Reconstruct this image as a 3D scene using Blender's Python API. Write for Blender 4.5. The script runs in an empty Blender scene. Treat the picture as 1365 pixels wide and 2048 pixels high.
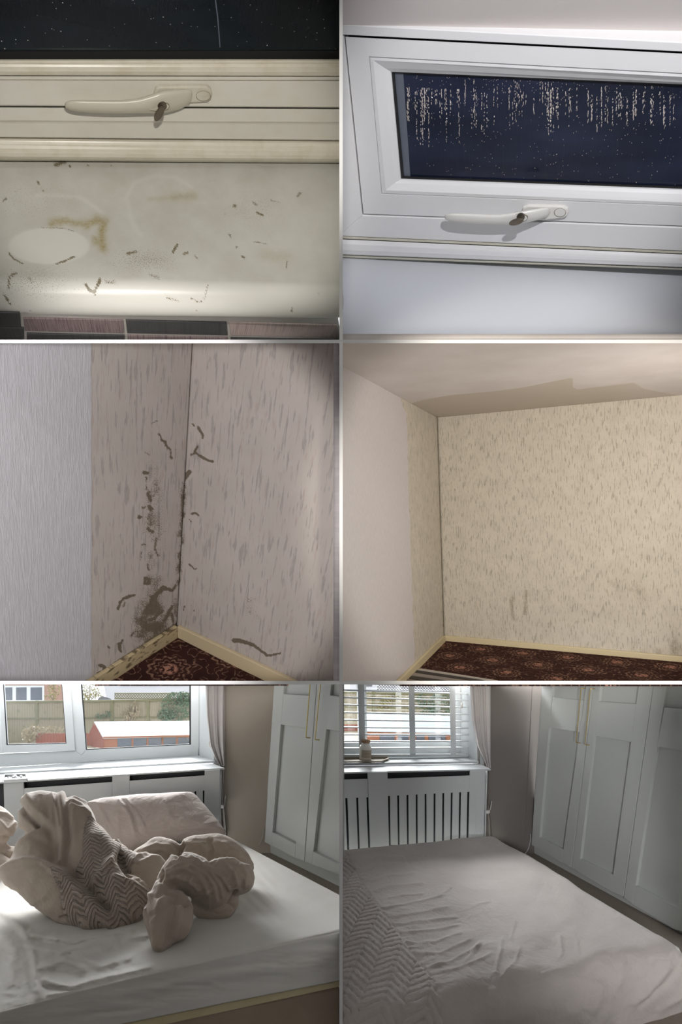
import bpy, bmesh, math, random
import numpy as np

# ------------------------------------------------------------------ camera, sky, lamps
F = 1200.0; CX = 682.5; CY = 1024.0; H = 3.0
scn = bpy.context.scene
COL = scn.collection
CAM = np.array([0.0, 0.0, H])
cam_d = bpy.data.cameras.new('camera'); cam = bpy.data.objects.new('camera', cam_d); COL.objects.link(cam)
cam.location = (0, 0, H); cam.rotation_euler = (math.pi/2, 0, 0)
cam_d.sensor_fit = 'VERTICAL'; cam_d.sensor_height = 36.0; cam_d.lens = 36.0*F/2048.0
cam_d.clip_start = 0.01; cam_d.clip_end = 200
scn.camera = cam

w = bpy.data.worlds.new('sky'); scn.world = w; w.use_nodes = True
bg = w.node_tree.nodes['Background']
bg.inputs[0].default_value = (0.90, 0.95, 1.0, 1); bg.inputs[1].default_value = 1.55   # even overcast sky

vs = scn.view_settings
vs.view_transform = 'Standard'; vs.look = 'None'; vs.gamma = 1.0; vs.exposure = 0.0; vs.use_curve_mapping = False
scn.cycles.adaptive_threshold = 0.03; scn.cycles.max_bounces = 6; scn.cycles.diffuse_bounces = 3; scn.cycles.glossy_bounces = 3
scn.cycles.transparent_max_bounces = 12; scn.cycles.sample_clamp_indirect = 4.0
scn.cycles.caustics_reflective = False; scn.cycles.caustics_refractive = False

def ray(px, py): return np.array([(px-CX)/F, 1.0, -(py-CY)/F])
def at(px, py, Y): return CAM + Y*ray(px, py)

def lamp(name, kind, loc, target, energy, color=(1, 1, 1), size=0.3, size_y=None, spot=None, blend=0.5, spread=None):
    d = bpy.data.lights.new(name, kind); o = bpy.data.objects.new(name, d); COL.objects.link(o)
    d.energy = energy; d.color = color
    if kind == 'AREA':
        d.size = size
        if size_y: d.shape = 'RECTANGLE'; d.size_y = size_y
        if spread: d.spread = math.radians(spread)
    else:
        d.shadow_soft_size = size
    if kind == 'SPOT': d.spot_size = math.radians(spot); d.spot_blend = blend
    from mathutils import Vector
    o.location = loc
    o.rotation_euler = (Vector(target)-Vector(loc)).to_track_quat('-Z', 'Y').to_euler()
    return o

# added fill for the unseen hall, and one lamp aimed at each dim bay
lamp('hall_fill', 'AREA', (0, -1.2, H+2.7), (0, 0.6, H-1), 52, (1.0, 0.97, 0.93), 3.0, 1.6)
lamp('bay_lamp_grubby_sill', 'SPOT', (-0.06, 0.35, H+0.95), tuple(at(345, 350, 4.0)), 380, (1.0, 0.965, 0.90), 0.05, spot=42, blend=0.6)
lamp('bay_lamp_clean_window', 'SPOT', (0.75, 0.3, H+1.6), tuple(at(1030, 330, 4.6)), 560, (0.95, 0.96, 1.0), 0.03, spot=46, blend=0.7)
lamp('bay_lamp_mould_corner', 'SPOT', (-0.7, -0.05, H+0.0), tuple(at(310, 1024, 4.6)), 500, (1.0, 0.955, 0.94), 0.12, spot=43, blend=0.3)
lamp('bay_lamp_bare_room', 'SPOT', (0.35, -0.05, H-0.05), tuple(at(1035, 1020, 5.0)), 470, (1.0, 0.94, 0.85), 0.12, spot=43, blend=0.3)
lamp('bay_fill_bare_room_ceiling', 'AREA', tuple(at(1490, 1060, 3.25)), tuple(at(1040, 860, 5.0)), 13, (1.0, 0.93, 0.86), 0.5)  # added fill beside the view, brightens the room's ceiling
lamp('bay_fill_made_bed', 'SPOT', (1.0, -1.5, H-0.2), tuple(at(1240, 1620, 5.0)), 780, (0.97, 0.98, 1.0), 0.25, spot=27, blend=0.8)  # added front fill to brighten the wardrobe and bed
# the bright part of the overcast sky low behind the two bedroom windows
sun = lamp('sky_glow', 'SUN', (-3, 14, 4.95), (0.2, 5.0, 2.9), 26.0, (0.95, 0.98, 1.0))
sun.data.angle = math.radians(45)
# ------------------------------------------------------------------ vector and mesh helpers
nz = lambda v: np.asarray(v, float)/np.linalg.norm(v)
def up_dir(p, q, hy):
    t = (hy-p[1])/(q[1]-p[1]); hp = (p[0]+(q[0]-p[0])*t, hy)
    U = nz(np.cross(np.cross(ray(*p), ray(*q)), ray(*hp)))
    return U if U[2] > 0 else -U
def level_dir(U, p, s):
    d = nz(np.cross(U, np.cross(ray(*p), ray(p[0]+10, p[1]+10*s))))
    return d if d[0] > 0 else -d

class Pl:
    """a plane of the place: origin o, axes u and v, normal n = u x v; k is the size of one unit"""
    def __init__(s, o, u, v, k): s.o = np.asarray(o, float); s.u = nz(u); s.v = nz(v); s.n = nz(np.cross(s.u, s.v)); s.k = k
    def hit(s, px, py, h=0.0):
        r = ray(px, py); return CAM + r*(np.dot(s.o+s.n*h*s.k-CAM, s.n)/np.dot(r, s.n))
    def hits(s, X, Y, h=0.0):
        R = np.stack([(X-CX)/F, np.ones_like(X), -(Y-CY)/F], -1)
        h = np.asarray(h, float)
        t = (np.dot(s.o-CAM, s.n)+h*s.k)/(R@s.n)
        return CAM + R*t[..., None]
    def off(s, h): return Pl(s.o+s.n*h*s.k, s.u, s.v, s.k)
    def uv(s, P): d = np.asarray(P)-s.o; return np.stack([d@s.u, d@s.v], -1)/s.k
    def at(s, a, b, h=0.0): return s.o+(s.u*a+s.v*b+s.n*h)*s.k

WL = {}
def mk(name, V, Fc, mat, parent=None, uv=None, smooth=False, bevel=0.0, attrs=None, seg=2, base=None):
    V = np.asarray(V, float)
    c = V.mean(0) if base is None else np.asarray(base, float)
    me = bpy.data.meshes.new(name)
    if isinstance(Fc, np.ndarray):
        nf, nv = Fc.shape
        me.vertices.add(len(V)); me.vertices.foreach_set('co', (V-c).ravel())
        me.loops.add(nf*nv); me.loops.foreach_set('vertex_index', Fc.ravel().astype(np.int32))
        me.polygons.add(nf); me.polygons.foreach_set('loop_start', np.arange(0, nf*nv, nv, dtype=np.int32))
        me.update(calc_edges=True)
    else:
        me.from_pydata([tuple(p) for p in (V-c)], [], Fc); me.update()
    me.validate()
    if uv is not None:
        uv = np.asarray(uv, float)
        lay = me.uv_layers.new(name='UVMap')
        li = np.empty(len(me.loops), np.int32); me.loops.foreach_get('vertex_index', li)
        lay.data.foreach_set('uv', uv[li].ravel())
    for a, vals in (attrs or {}).items():
        at_ = me.attributes.new(a, 'FLOAT', 'POINT'); at_.data.foreach_set('value', np.asarray(vals, np.float32).ravel())
    if smooth: me.polygons.foreach_set('use_smooth', np.ones(len(me.polygons), bool))
    if mat: me.materials.append(mat)
    o = bpy.data.objects.new(name, me); COL.objects.link(o)
    if parent is not None: o.parent = parent; o.location = c-WL[parent]
    else: o.location = c
    WL[o] = c
    if bevel:
        b = o.modifiers.new('bevel', 'BEVEL'); b.width = bevel; b.segments = seg; b.limit_method = 'ANGLE'; b.angle_limit = math.radians(35)
    return o
def fix(o):
    """make the faces of a closed mesh point outwards"""
    bm = bmesh.new(); bm.from_mesh(o.data); bmesh.ops.recalc_face_normals(bm, faces=bm.faces); bm.to_mesh(o.data); bm.free()
    return o
def thing(name, loc, label=None, cat=None, group=None, kind=None):
    o = bpy.data.objects.new(name, None); COL.objects.link(o); o.empty_display_size = 0.1
    o.location = loc; WL[o] = np.asarray(loc, float)
    return tag(o, label, cat, group, kind)
def tag(o, label=None, cat=None, group=None, kind=None):
    if label: o['label'] = label
    if cat: o['category'] = cat
    if group: o['group'] = group
    if kind: o['kind'] = kind
    return o

def prism(name, front, d, mat, parent=None, bevel=0.0, pl=None, smooth=False, seg=2):
    """front outline (3D points) pushed back by the vector d into a solid"""
    A = np.asarray(front, float); n = len(A)
    V = np.vstack([A, A+d])
    Fc = [tuple(range(n)), tuple(range(2*n-1, n-1, -1))]+[(i, i+n, (i+1) % n+n, (i+1) % n) for i in range(n)]
    uv = None
    if pl is not None: uv = pl.uv(V)
    return fix(mk(name, V, Fc, mat, parent, uv=uv, bevel=bevel, smooth=smooth, seg=seg))
def slab(name, pl, px, h, t, mat, parent=None, bevel=0.0, seg=2):
    """outline seen on the plane at height h, t thick (units of the plane)"""
    return prism(name, [pl.hit(x, y, h) for x, y in px], -pl.n*t*pl.k, mat, parent, bevel*pl.k, pl, seg=seg)
def lbox(name, pl, a0, a1, b0, b1, h0, h1, mat, parent=None, bevel=0.0):
    """box in the plane's own units"""
    P = [pl.at(a, b, h1) for a, b in ((a0, b0), (a1, b0), (a1, b1), (a0, b1))]
    return prism(name, P, -pl.n*(h1-h0)*pl.k, mat, parent, bevel*pl.k, pl)
def lin(yl, yr, x, x0, x1): return yl+(yr-yl)*(x-x0)/(x1-x0)
def sweep(name, pl, prof, xl, xr, x0, x1, mat, parent=None, back=-8, smooth=False):
    """moulding: profile rows (y at x0, y at x1, height) run from xl to xr"""
    rows = [(lin(a, b, xl, x0, x1), lin(a, b, xr, x0, x1), h) for a, b, h in prof]
    L = [pl.hit(xl, a, h) for a, b, h in rows]; R = [pl.hit(xr, b, h) for a, b, h in rows]
    for P in (L, R):
        P.append(P[-1]-pl.n*(rows[-1][2]-back)*pl.k); P.append(P[0]-pl.n*(rows[0][2]-back)*pl.k)
    n = len(L); V = np.array(L+R)
    Fc = [(i, (i+1) % n, (i+1) % n+n, i+n) for i in range(n)]+[tuple(range(n)), tuple(range(2*n-1, n-1, -1))]
    o = fix(mk(name, V, Fc, mat, parent, uv=pl.uv(V)))
    return o
def ring_side(name, pl, rings, i, mat, parent=None, back=-6):
    """one mitred side of a frame; rings = [(TL,TR,BR,BL), height], side i runs corner i -> i+1"""
    j = (i+1) % 4
    A = [pl.hit(*q[i], h) for q, h in rings]; B = [pl.hit(*q[j], h) for q, h in rings]
    for P in (A, B):
        P.append(P[-1]-pl.n*(rings[-1][1]-back)*pl.k); P.append(P[0]-pl.n*(rings[0][1]-back)*pl.k)
    n = len(A); V = np.array(A+B)
    Fc = [(m, (m+1) % n, (m+1) % n+n, m+n) for m in range(n)]+[tuple(range(n)), tuple(range(2*n-1, n-1, -1))]
    return fix(mk(name, V, Fc, mat, parent, uv=pl.uv(V)))
def grid_faces(nr, nc):
    i = np.arange((nr-1)*nc).reshape(nr-1, nc)[:, :-1].ravel()
    return np.stack([i, i+nc, i+nc+1, i+1], -1)
def tube(name, P, R, mat, parent=None, ns=10, squash=None, caps=True, closed=False):
    """tube of varying radius along points P; squash = (axis_a list, axis_b list) optional explicit frames"""
    P = np.asarray(P, float); n = len(P); R = np.broadcast_to(np.asarray(R, float), (n,))
    V = []; ref = None
    for i in range(n):
        t = nz(P[(i+1) % n if closed else min(i+1, n-1)]-P[i-1 if closed else max(i-1, 0)])
        if ref is None: ref = np.array([0, 0, 1.]) if abs(t[2]) < .8 else np.array([1., 0, 0])
        a = nz(ref-t*np.dot(ref, t)); b = np.cross(t, a); ref = a
        for j in range(ns):
            th = 2*math.pi*j/ns; V.append(P[i]+R[i]*(a*math.cos(th)+b*math.sin(th)))
    Fc = []
    for i in range(n if closed else n-1):
        for j in range(ns):
            k2 = (i+1) % n
            Fc.append((i*ns+j, i*ns+(j+1) % ns, k2*ns+(j+1) % ns, k2*ns+j))
    if caps and not closed: Fc += [tuple(range(ns-1, -1, -1)), tuple(range((n-1)*ns, n*ns))]
    return fix(mk(name, V, Fc, mat, parent, smooth=True))
def loft(name, rings, mat, parent=None, caps=True, smooth=True):
    n = len(rings[0]); V = np.vstack(rings); m = len(rings)
    Fc = [(i*n+j, i*n+(j+1) % n, (i+1)*n+(j+1) % n, (i+1)*n+j) for i in range(m-1) for j in range(n)]
    if caps: Fc += [tuple(range(n-1, -1, -1)), tuple(range((m-1)*n, m*n))]
    return fix(mk(name, V, Fc, mat, parent, smooth=smooth))
def catmull(P, n):
    P = np.asarray(P, float); out = []
    Q = np.vstack([2*P[0]-P[1], P, 2*P[-1]-P[-2]])
    for i in range(len(P)-1):
        for s in np.linspace(0, 1, n, endpoint=False):
            a, b, c, d = Q[i:i+4]
            out.append(.5*(2*b+(c-a)*s+(2*a-5*b+4*c-d)*s*s+(3*b-a-3*c+d)*s**3))
    out.append(P[-1]); return np.array(out)

# value noise on arrays
_rs = np.random.RandomState(7); _PT = _rs.rand(512, 512)
def vnoise(x, y, seed=0):
    x = np.asarray(x, float)+seed*37.7; y = np.asarray(y, float)+seed*91.3
    xi = np.floor(x).astype(int); yi = np.floor(y).astype(int); fx = x-xi; fy = y-yi
    fx = fx*fx*(3-2*fx); fy = fy*fy*(3-2*fy); g = lambda a, b: _PT[a % 512, b % 512]
    return (g(xi, yi)*(1-fx)+g(xi+1, yi)*fx)*(1-fy)+(g(xi, yi+1)*(1-fx)+g(xi+1, yi+1)*fx)*fy
def fbm(x, y, seed=0, oct=4):
    s = 0; a = .5; t = 0
    for i in range(oct): s = s+a*vnoise(x*2**i, y*2**i, seed+i); t += a; a *= .5
    return s/t
def sstep(x, a, b): t = np.clip((x-a)/(b-a), 0, 1); return t*t*(3-2*t)
def seg_dist(X, Y, pts):
    D = np.full(X.shape, 1e9)
    if len(pts) == 1: return np.hypot(X-pts[0][0], Y-pts[0][1])
    for (ax, ay), (bx, by) in zip(pts[:-1], pts[1:]):
        dx, dy = bx-ax, by-ay; t = np.clip(((X-ax)*dx+(Y-ay)*dy)/(dx*dx+dy*dy+1e-9), 0, 1)
        D = np.minimum(D, np.hypot(X-ax-t*dx, Y-ay-t*dy))
    return D
def strokes(X, Y, items, jit=1.2, seed=3):
    """how thick a stain lies: soft lines and blots"""
    Xj = X+(fbm(X/9, Y/9, seed)-.5)*jit*6; Yj = Y+(fbm(X/9, Y/9, seed+5)-.5)*jit*6
    A = np.zeros(X.shape)
    for pts, wd, st in items:
        A = np.maximum(A, st*np.exp(-(seg_dist(Xj, Yj, pts)/wd)**2))
    return A

# ------------------------------------------------------------------ materials
class G:
    def __init__(s, name):
        s.m = bpy.data.materials.new(name); s.m.use_nodes = True; s.t = s.m.node_tree; s.t.nodes.clear()
        s.o = s.t.nodes.new('ShaderNodeOutputMaterial')
    def N(s, ty, **kw):
        n = s.t.nodes.new(ty)
        for k, v in kw.items(): setattr(n, k, v)
        return n
    def put(s, sock, v):
        if isinstance(v, bpy.types.NodeSocket): s.t.links.new(v, sock)
        elif v is not None:
            if isinstance(v, (tuple, list)) and len(v) == 3 and sock.type == 'RGBA': v = (*v, 1)
            sock.default_value = v
    def op(s, o, a, b=0.0, c=None, clamp=False):
        n = s.N('ShaderNodeMath', operation=o); n.use_clamp = clamp
        s.put(n.inputs[0], a); s.put(n.inputs[1], b)
        if c is not None: s.put(n.inputs[2], c)
        return n.outputs[0]
    def mix(s, f, a, b, blend='MIX'):
        n = s.N('ShaderNodeMix', data_type='RGBA', blend_type=blend); s.put(n.inputs[0], f); s.put(n.inputs[6], a); s.put(n.inputs[7], b)
        return n.outputs[2]
    def uv(s): return s.N('ShaderNodeTexCoord').outputs['UV']
    def obj(s): return s.N('ShaderNodeTexCoord').outputs['Object']
    def attr(s, a): return s.N('ShaderNodeAttribute', attribute_name=a).outputs['Fac']
    def map(s, v, sc=(1, 1, 1), rot=(0, 0, 0), loc=(0, 0, 0)):
        n = s.N('ShaderNodeMapping'); s.put(n.inputs[0], v); n.inputs['Scale'].default_value = sc; n.inputs['Rotation'].default_value = rot; n.inputs['Location'].default_value = loc
        return n.outputs[0]
    def noise(s, v, sc=1.0, det=3.0, rough=.5, dist=0.0, color=False):
        n = s.N('ShaderNodeTexNoise'); s.put(n.inputs['Vector'], v); n.inputs['Scale'].default_value = sc; n.inputs['Detail'].default_value = det
        n.inputs['Roughness'].default_value = rough; n.inputs['Distortion'].default_value = dist
        return n.outputs[1 if color else 0]
    def voro(s, v, sc=1.0, feat='F1', rnd=1.0):
        n = s.N('ShaderNodeTexVoronoi', feature=feat); s.put(n.inputs['Vector'], v); n.inputs['Scale'].default_value = sc; n.inputs['Randomness'].default_value = rnd
        return n
    def ss(s, f, a, b, lo=0.0, hi=1.0):
        n = s.N('ShaderNodeMapRange', interpolation_type='SMOOTHSTEP'); s.put(n.inputs[0], f); s.put(n.inputs[1], a); s.put(n.inputs[2], b); n.inputs[3].default_value = lo; n.inputs[4].default_value = hi
        return n.outputs[0]
    def sep(s, v):
        n = s.N('ShaderNodeSeparateXYZ'); s.put(n.inputs[0], v); return n.outputs
    def comb(s, x, y, z=0.0):
        n = s.N('ShaderNodeCombineXYZ'); s.put(n.inputs[0], x); s.put(n.inputs[1], y); s.put(n.inputs[2], z); return n.outputs[0]
    def bump(s, hgt, strength=.3, dist=.01, nrm=None):
        n = s.N('ShaderNodeBump'); s.put(n.inputs['Height'], hgt); n.inputs['Strength'].default_value = strength; n.inputs['Distance'].default_value = dist
        if nrm: s.put(n.inputs['Normal'], nrm)
        return n.outputs[0]
    def done(s, color, rough=.5, normal=None, metal=0.0, spec=.5, coat=0.0, emis=None, sss=None, sheen=0.0, alpha=None, trans=0.0):
        b = s.N('ShaderNodeBsdfPrincipled'); s.put(b.inputs['Base Color'], color); s.put(b.inputs['Roughness'], rough); s.put(b.inputs['Metallic'], metal)
        s.put(b.inputs['Specular IOR Level'], spec); b.inputs['Coat Weight'].default_value = coat; b.inputs['Sheen Weight'].default_value = sheen
        if alpha is not None: s.put(b.inputs['Alpha'], alpha)
        b.inputs['Transmission Weight'].default_value = trans
        if normal: s.put(b.inputs['Normal'], normal)
        s.t.links.new(b.outputs[0], s.o.inputs[0]); return s.m
def plain(name, c, rough=.5, var=.06, sc=6.0, metal=0.0, spec=.5, bump=0.0, coat=0.0):
    g = G(name); v = g.obj(); n = g.noise(v, sc, 4, .6)
    d = tuple(max(0, x*(1-var)) for x in c); e = tuple(min(1, x*(1+var)) for x in c)
    nr = g.bump(g.noise(v, sc*12, 3), bump, .004) if bump else None
    return g.done(g.mix(n, d, e), rough, nr, metal, spec, coat)

# ------------------------------------------------------------------ added hall that shuts out sky light, and partitions between the six bays
MG = 200
m_part = plain('partition_white', (.93, .93, .93), .6, .01)
m_hall = plain('hall_paint', (.34, .34, .335), .8, .03)
def frustum_slab(name, pts, thick):
    A = np.array(pts, float); n = nz(np.cross(A[1]-A[0], A[2]-A[0]))
    o = prism(name, A+n*thick/2, -n*thick, m_part)
    return tag(o, kind='structure')
Y0, Y1 = 3.0, 7.0
T = 6.8/F*Y0
def board_h(name, py): return frustum_slab(name, [at(-MG, py, Y0), at(1365+MG, py, Y0), at(1365+MG, py, Y1), at(-MG, py, Y1)], T)
def board_v(name, px): return frustum_slab(name, [at(px, -MG, Y0), at(px, 2048+MG, Y0), at(px, 2048+MG, Y1), at(px, -MG, Y1)], T)
board_v('wall_divider_upright', 682.6)
board_h('wall_divider_upper', 682.8)
board_h('wall_divider_lower', 1365.4)
board_v('light_shroud_left', -MG); board_v('light_shroud_right', 1365+MG)  # unseen side shells added to keep the bays light-tight
board_h('light_shroud_top', -MG); board_h('light_shroud_bottom', 2048+MG)  # unseen top and bottom of the same added light-tight shell
xh = abs(at(-MG, 0, Y0)[0]); zt = at(0, -MG, Y0)[2]; zb = at(0, 2048+MG, Y0)[2]
def hall_block(name, pts):  # one side of the added hall, out of view, blocks sky light
    A = np.array(pts, float); n = nz(np.cross(A[1]-A[0], A[2]-A[0]))
    return tag(prism(name, A, -n*.05, m_hall), kind='structure')
yb = -2.6
hall_block('hall_block_left', [(-xh, Y0, zb), (-xh, Y0, zt), (-xh, yb, zt), (-xh, yb, zb)])
hall_block('hall_block_right', [(xh, Y0, zb), (xh, yb, zb), (xh, yb, zt), (xh, Y0, zt)])
hall_block('hall_block_back', [(-xh, yb, zb), (-xh, yb, zt), (xh, yb, zt), (xh, yb, zb)])
hall_block('ceiling', [(-xh, yb, zt), (-xh, Y0, zt), (xh, Y0, zt), (xh, yb, zt)])  # lid of the added hall, unseen, keeps sky light out
hall_block('floor', [(-xh, yb, zb), (xh, yb, zb), (xh, Y0, zb), (-xh, Y0, zb)])  # base of the added hall, unseen, keeps sky light out
# ================================================================== bay: grubby window sill (upper left)
def upvc(name, c, dirt, dirtc=(.42, .33, .17), rough=.32, amt=.5):
    g = G(name); v = g.uv()
    n1 = g.noise(v, .02, 5, .6); n2 = g.noise(g.map(v, (.015, .2, 1)), 1.0, 4, .6); n3 = g.noise(v, .35, 3, .6)
    c1 = g.mix(g.op('MULTIPLY', g.ss(n1, .42, .72), dirt), c, dirtc)
    c2 = g.mix(g.op('MULTIPLY', g.ss(n2, .5, .8), dirt*amt), c1, dirtc)
    c3 = g.mix(g.op('MULTIPLY', g.ss(n3, .66, .74), dirt*1.2), c2, (.22, .17, .09))
    return g.done(c3, rough, g.bump(n3, .04, .003), spec=.45)
m_pvc1 = upvc('aged_cream_pvc', (.74, .715, .645), .10)
m_pvc1b = upvc('stained_cream_pvc', (.72, .675, .57), .26, amt=.9)
m_pvc2 = upvc('white_pvc', (.80, .79, .79), .03)
m_seal2 = upvc('yellowed_sealant', (.74, .71, .58), .2)
m_gap = plain('gasket_and_gap_shade', (.012, .012, .012), .6)  # for the rubber gaskets and the painted shade in the sash gap
def night_glass(name, a, b, smear):
    g = G(name); v = g.uv()
    n = g.noise(g.map(v, (.004, .012, 1)), 1.0, 3, .5); st = g.noise(g.map(v, (.9, .012, 1)), 1.0, 4, .7)
    col = g.mix(g.ss(n, .35, .7), a, b)
    return g.done(g.mix(g.op('MULTIPLY', g.ss(st, .5, .9), smear), col, (.10, .11, .12)), g.op('MULTIPLY_ADD', st, .22, .04), spec=.35)
m_glass1 = night_glass('dark_night_glass', (.004, .007, .010), (.010, .016, .022), .12)
m_glass2 = night_glass('blue_night_glass', (.010, .014, .030), (.020, .026, .060), .25)
m_groove = plain('dark_tan_groove', (.20, .17, .12), .7)  # darker tan ring round button and lock
m_key = plain('tarnished_key_metal', (.20, .17, .13), .42, .25, 40, metal=.85)
m_hand1 = upvc('cream_handle_plastic', (.64, .605, .51), .35, (.40, .31, .16), .30)
m_hand2 = upvc('white_handle_plastic', (.80, .78, .73), .05, rough=.3)

U1 = up_dir((340, 0), (340, 600), -2300); u1 = level_dir(U1, (340, 320), .008)
D1 = 4.5; W1 = Pl(at(340, 322, D1), u1, U1, D1/F); S1 = Pl(W1.o, u1, -W1.n, W1.k)
XL, XR = -MG, 682.6
def sw1(name, prof, mat, parent=None, back=-10): return sweep(name, W1, prof, XL, XR, 0, 680, mat, parent, back)
tag(slab('light_block_behind_window', W1, [(XL, -MG), (XR, -MG), (XR, 350), (XL, 350)], -14, 4, m_part), kind='structure')  # hidden backing added to stop sky light leaking round the frame
win1 = thing('window_1', W1.hit(340, 320), kind='structure')
slab('pane', W1, [(XL, -MG), (XR, -MG), (XR, 119), (XL, 119)], 0, 3, m_glass1, win1)
slab('gasket', W1, [(XL, 104), (XR, 102), (XR, 119.5), (XL, 119)], 1.5, 2, m_gap, win1)
sw1('glazing_bead', [(118.5, 118, 0), (119, 118.6, 11), (121.5, 121, 14), (126, 125.6, 15), (127, 126.6, 13), (134, 134, 15.5), (143, 144, 17), (150, 151.3, 16), (151.6, 153, 12)], m_pvc1b, win1)
sw1('sash', [(151.8, 153.2, 10), (152.5, 154, 15), (158.6, 160, 15), (160, 161.4, 13), (161, 162.4, 19), (209.5, 213.2, 19.5), (211.6, 215.2, 17)], m_pvc1, win1)
sw1('gasket', [(210.6, 214.2, 6), (214.6, 218.4, 6)], m_gap, win1)
sw1('frame', [(213.8, 217.4, 8), (214.8, 218.6, 17), (240.5, 244, 17.6), (243.6, 247, 15), (246, 249.6, 14.4), (273.6, 279.6, 13.5), (275.6, 281.4, 8)], m_pvc1, win1)
sw1('cover_trim', [(275.2, 281, 4), (277, 283.2, 12), (281, 287, 17), (288, 293.6, 21), (297, 302.8, 25), (306, 311.6, 28), (313, 318, 29), (318, 323, 26), (320.4, 325.4, 14), (321.5, 326.5, 3)], m_pvc1b, win1)

# the sill board: flat top with stains, half round nose
def sill_mat(name, clean, dusty, spec=.4):
    g = G(name); v = g.uv(); d = g.attr('dirt'); o = g.attr('ochre'); p = g.attr('pale')
    n = g.noise(v, .012, 5, .6); f = g.noise(v, .55, 3, .6); f2 = g.noise(v, .22, 4, .7)
    c = g.mix(g.ss(n, .3, .7), dusty, clean)
    c = g.mix(g.op('MULTIPLY', p, .8), c, tuple(min(1, x*1.16) for x in clean))
    c = g.mix(g.op('MULTIPLY', o, g.ss(f2, .25, .65, .45, 1.0)), c, (.36, .29, .13))
    c = g.mix(g.ss(g.op('ADD', f, g.op('MULTIPLY', d, .42)), .70, .86), c, (.20, .165, .105))
    return g.done(c, g.op('MULTIPLY_ADD', n, .16, .24), g.bump(g.op('ADD', f, g.op('MULTIPLY', d, .6)), .06, .004), spec=spec)
m_sill1 = sill_mat('dusty_cream_sill', (.62, .61, .565), (.545, .53, .475))
ys = np.concatenate([np.linspace(316, 550, 96)])
xs = np.linspace(XL, XR, 300)
X, Y = np.meshgrid(xs, ys)
tx = X/680.0
Yp = Y+(Y-316)/234.0*0+tx*(4.5+(Y-316)/234.0*14)          # the sill drops a little to the right
flat = S1.hits(X, Yp)
edge = S1.uv(flat[-1]); ae = edge[:, 0]; be = edge[:, 1]
RN = 40.0
arc = np.linspace(0, math.pi*.98, 26)[1:]
nose = np.array([[S1.at(a, b-RN*math.sin(t), -RN*(1-math.cos(t))) for a, b in zip(ae, be)] for t in arc])
V = np.concatenate([flat, nose]).reshape(-1, 3)
Xn = np.vstack([X, np.broadcast_to(X[-1], (len(arc), len(xs)))]); Yn = np.vstack([Yp, Yp[-1]+np.outer(arc/math.pi*110, np.ones(len(xs)))])
dirt = strokes(Xn, Yn, [
    ([(112, 330), (128, 325)], 6, 1.0), ([(139, 332)], 3, 1.4), ([(175, 331)], 3, .9), ([(222, 330)], 2.5, .9),
    ([(76, 363), (78, 368)], 2.5, 1), ([(86, 381)], 2.5, 1), ([(6, 403), (12, 397)], 3, .9), ([(32, 382)], 2, .8),
    ([(18, 506), (26, 516), (45, 527)], 2.2, 1.1), ([(112, 528), (130, 521), (150, 513)], 2.2, 1.2), ([(82, 456), (120, 455), (148, 463)], 1.6, .8),
    ([(168, 567), (174, 576), (183, 579), (191, 570), (200, 558)], 2.6, 1.5), ([(12, 570), (18, 556), (28, 547), (33, 546)], 2.4, 1.1), ([(0, 580), (6, 592)], 4, .9), ([(42, 607)], 3, .9), ([(55, 553), (62, 560)], 3, .8),
    ([(210, 563), (228, 562)], 4, .8), ([(346, 506), (355, 488)], 2.8, 1.2), ([(256, 508), (272, 503)], 4, 1.0), ([(368, 508), (375, 505)], 3.5, .9), ([(390, 512), (396, 518)], 3, .8),
    ([(470, 411)], 5, 1.0), ([(515, 425), (526, 430)], 3, 1.1), ([(506, 405), (514, 410)], 3, .8), ([(450, 428)], 3, .8), ([(540, 400), (560, 404)], 2.5, .7), ([(596, 392), (602, 386)], 4, .9),
    ([(458, 468), (462, 475)], 2.5, .9), ([(474, 494)], 4, 1), ([(484, 512), (489, 516)], 3, 1), ([(510, 483), (535, 488)], 2, .8), ([(575, 522), (574, 535)], 2.5, .8), ([(634, 586)], 3, .7), ([(579, 610), (580, 618)], 3, .8),
    ([(326, 588), (350, 594)], 2.5, .8), ([(376, 590), (392, 597), (402, 592), (414, 570)], 2.2, .9), ([(386, 611)], 2.5, .9), ([(235, 612)], 2, .8), ([(300, 550), (318, 556)], 6, .6), ([(415, 364), (430, 360)], 2.4, .5)], .8)
spk = .50*np.exp(-(((Xn-290)/90)**2+((Yn-520)/34)**2))+.42*np.exp(-(((Xn-70)/110)**2+((Yn-560)/40)**2))+.34*np.exp(-(((Xn-510)/95)**2+((Yn-420)/60)**2))+.30*np.exp(-(((Xn-60)/150)**2+((Yn-400)/70)**2))
ringd = np.hypot((Xn-98)/84, (Yn-492)/38); pale = sstep(1.02-ringd, 0, .12)*.9
pale = np.maximum(pale, .5*strokes(Xn, Yn, [([(75, 390), (160, 394), (205, 425)], 4, 1), ([(250, 400), (270, 365), (310, 351), (350, 355), (385, 375)], 4, .9), ([(255, 400), (262, 440), (280, 470)], 5, .7), ([(360, 520), (420, 520)], 40, .6), ([(600, 440), (640, 540)], 55, .9)], .4))
pale = np.maximum(pale, sstep(Yn-(553+Xn*.021), -6, 10)*1.1); pale = np.maximum(pale, .5*np.exp(-(((Xn-600)/130)**2+((Yn-460)/80)**2)))
dirt = np.maximum(dirt, spk*(1-.85*sstep(1.1-ringd, 0, .12)))
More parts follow.
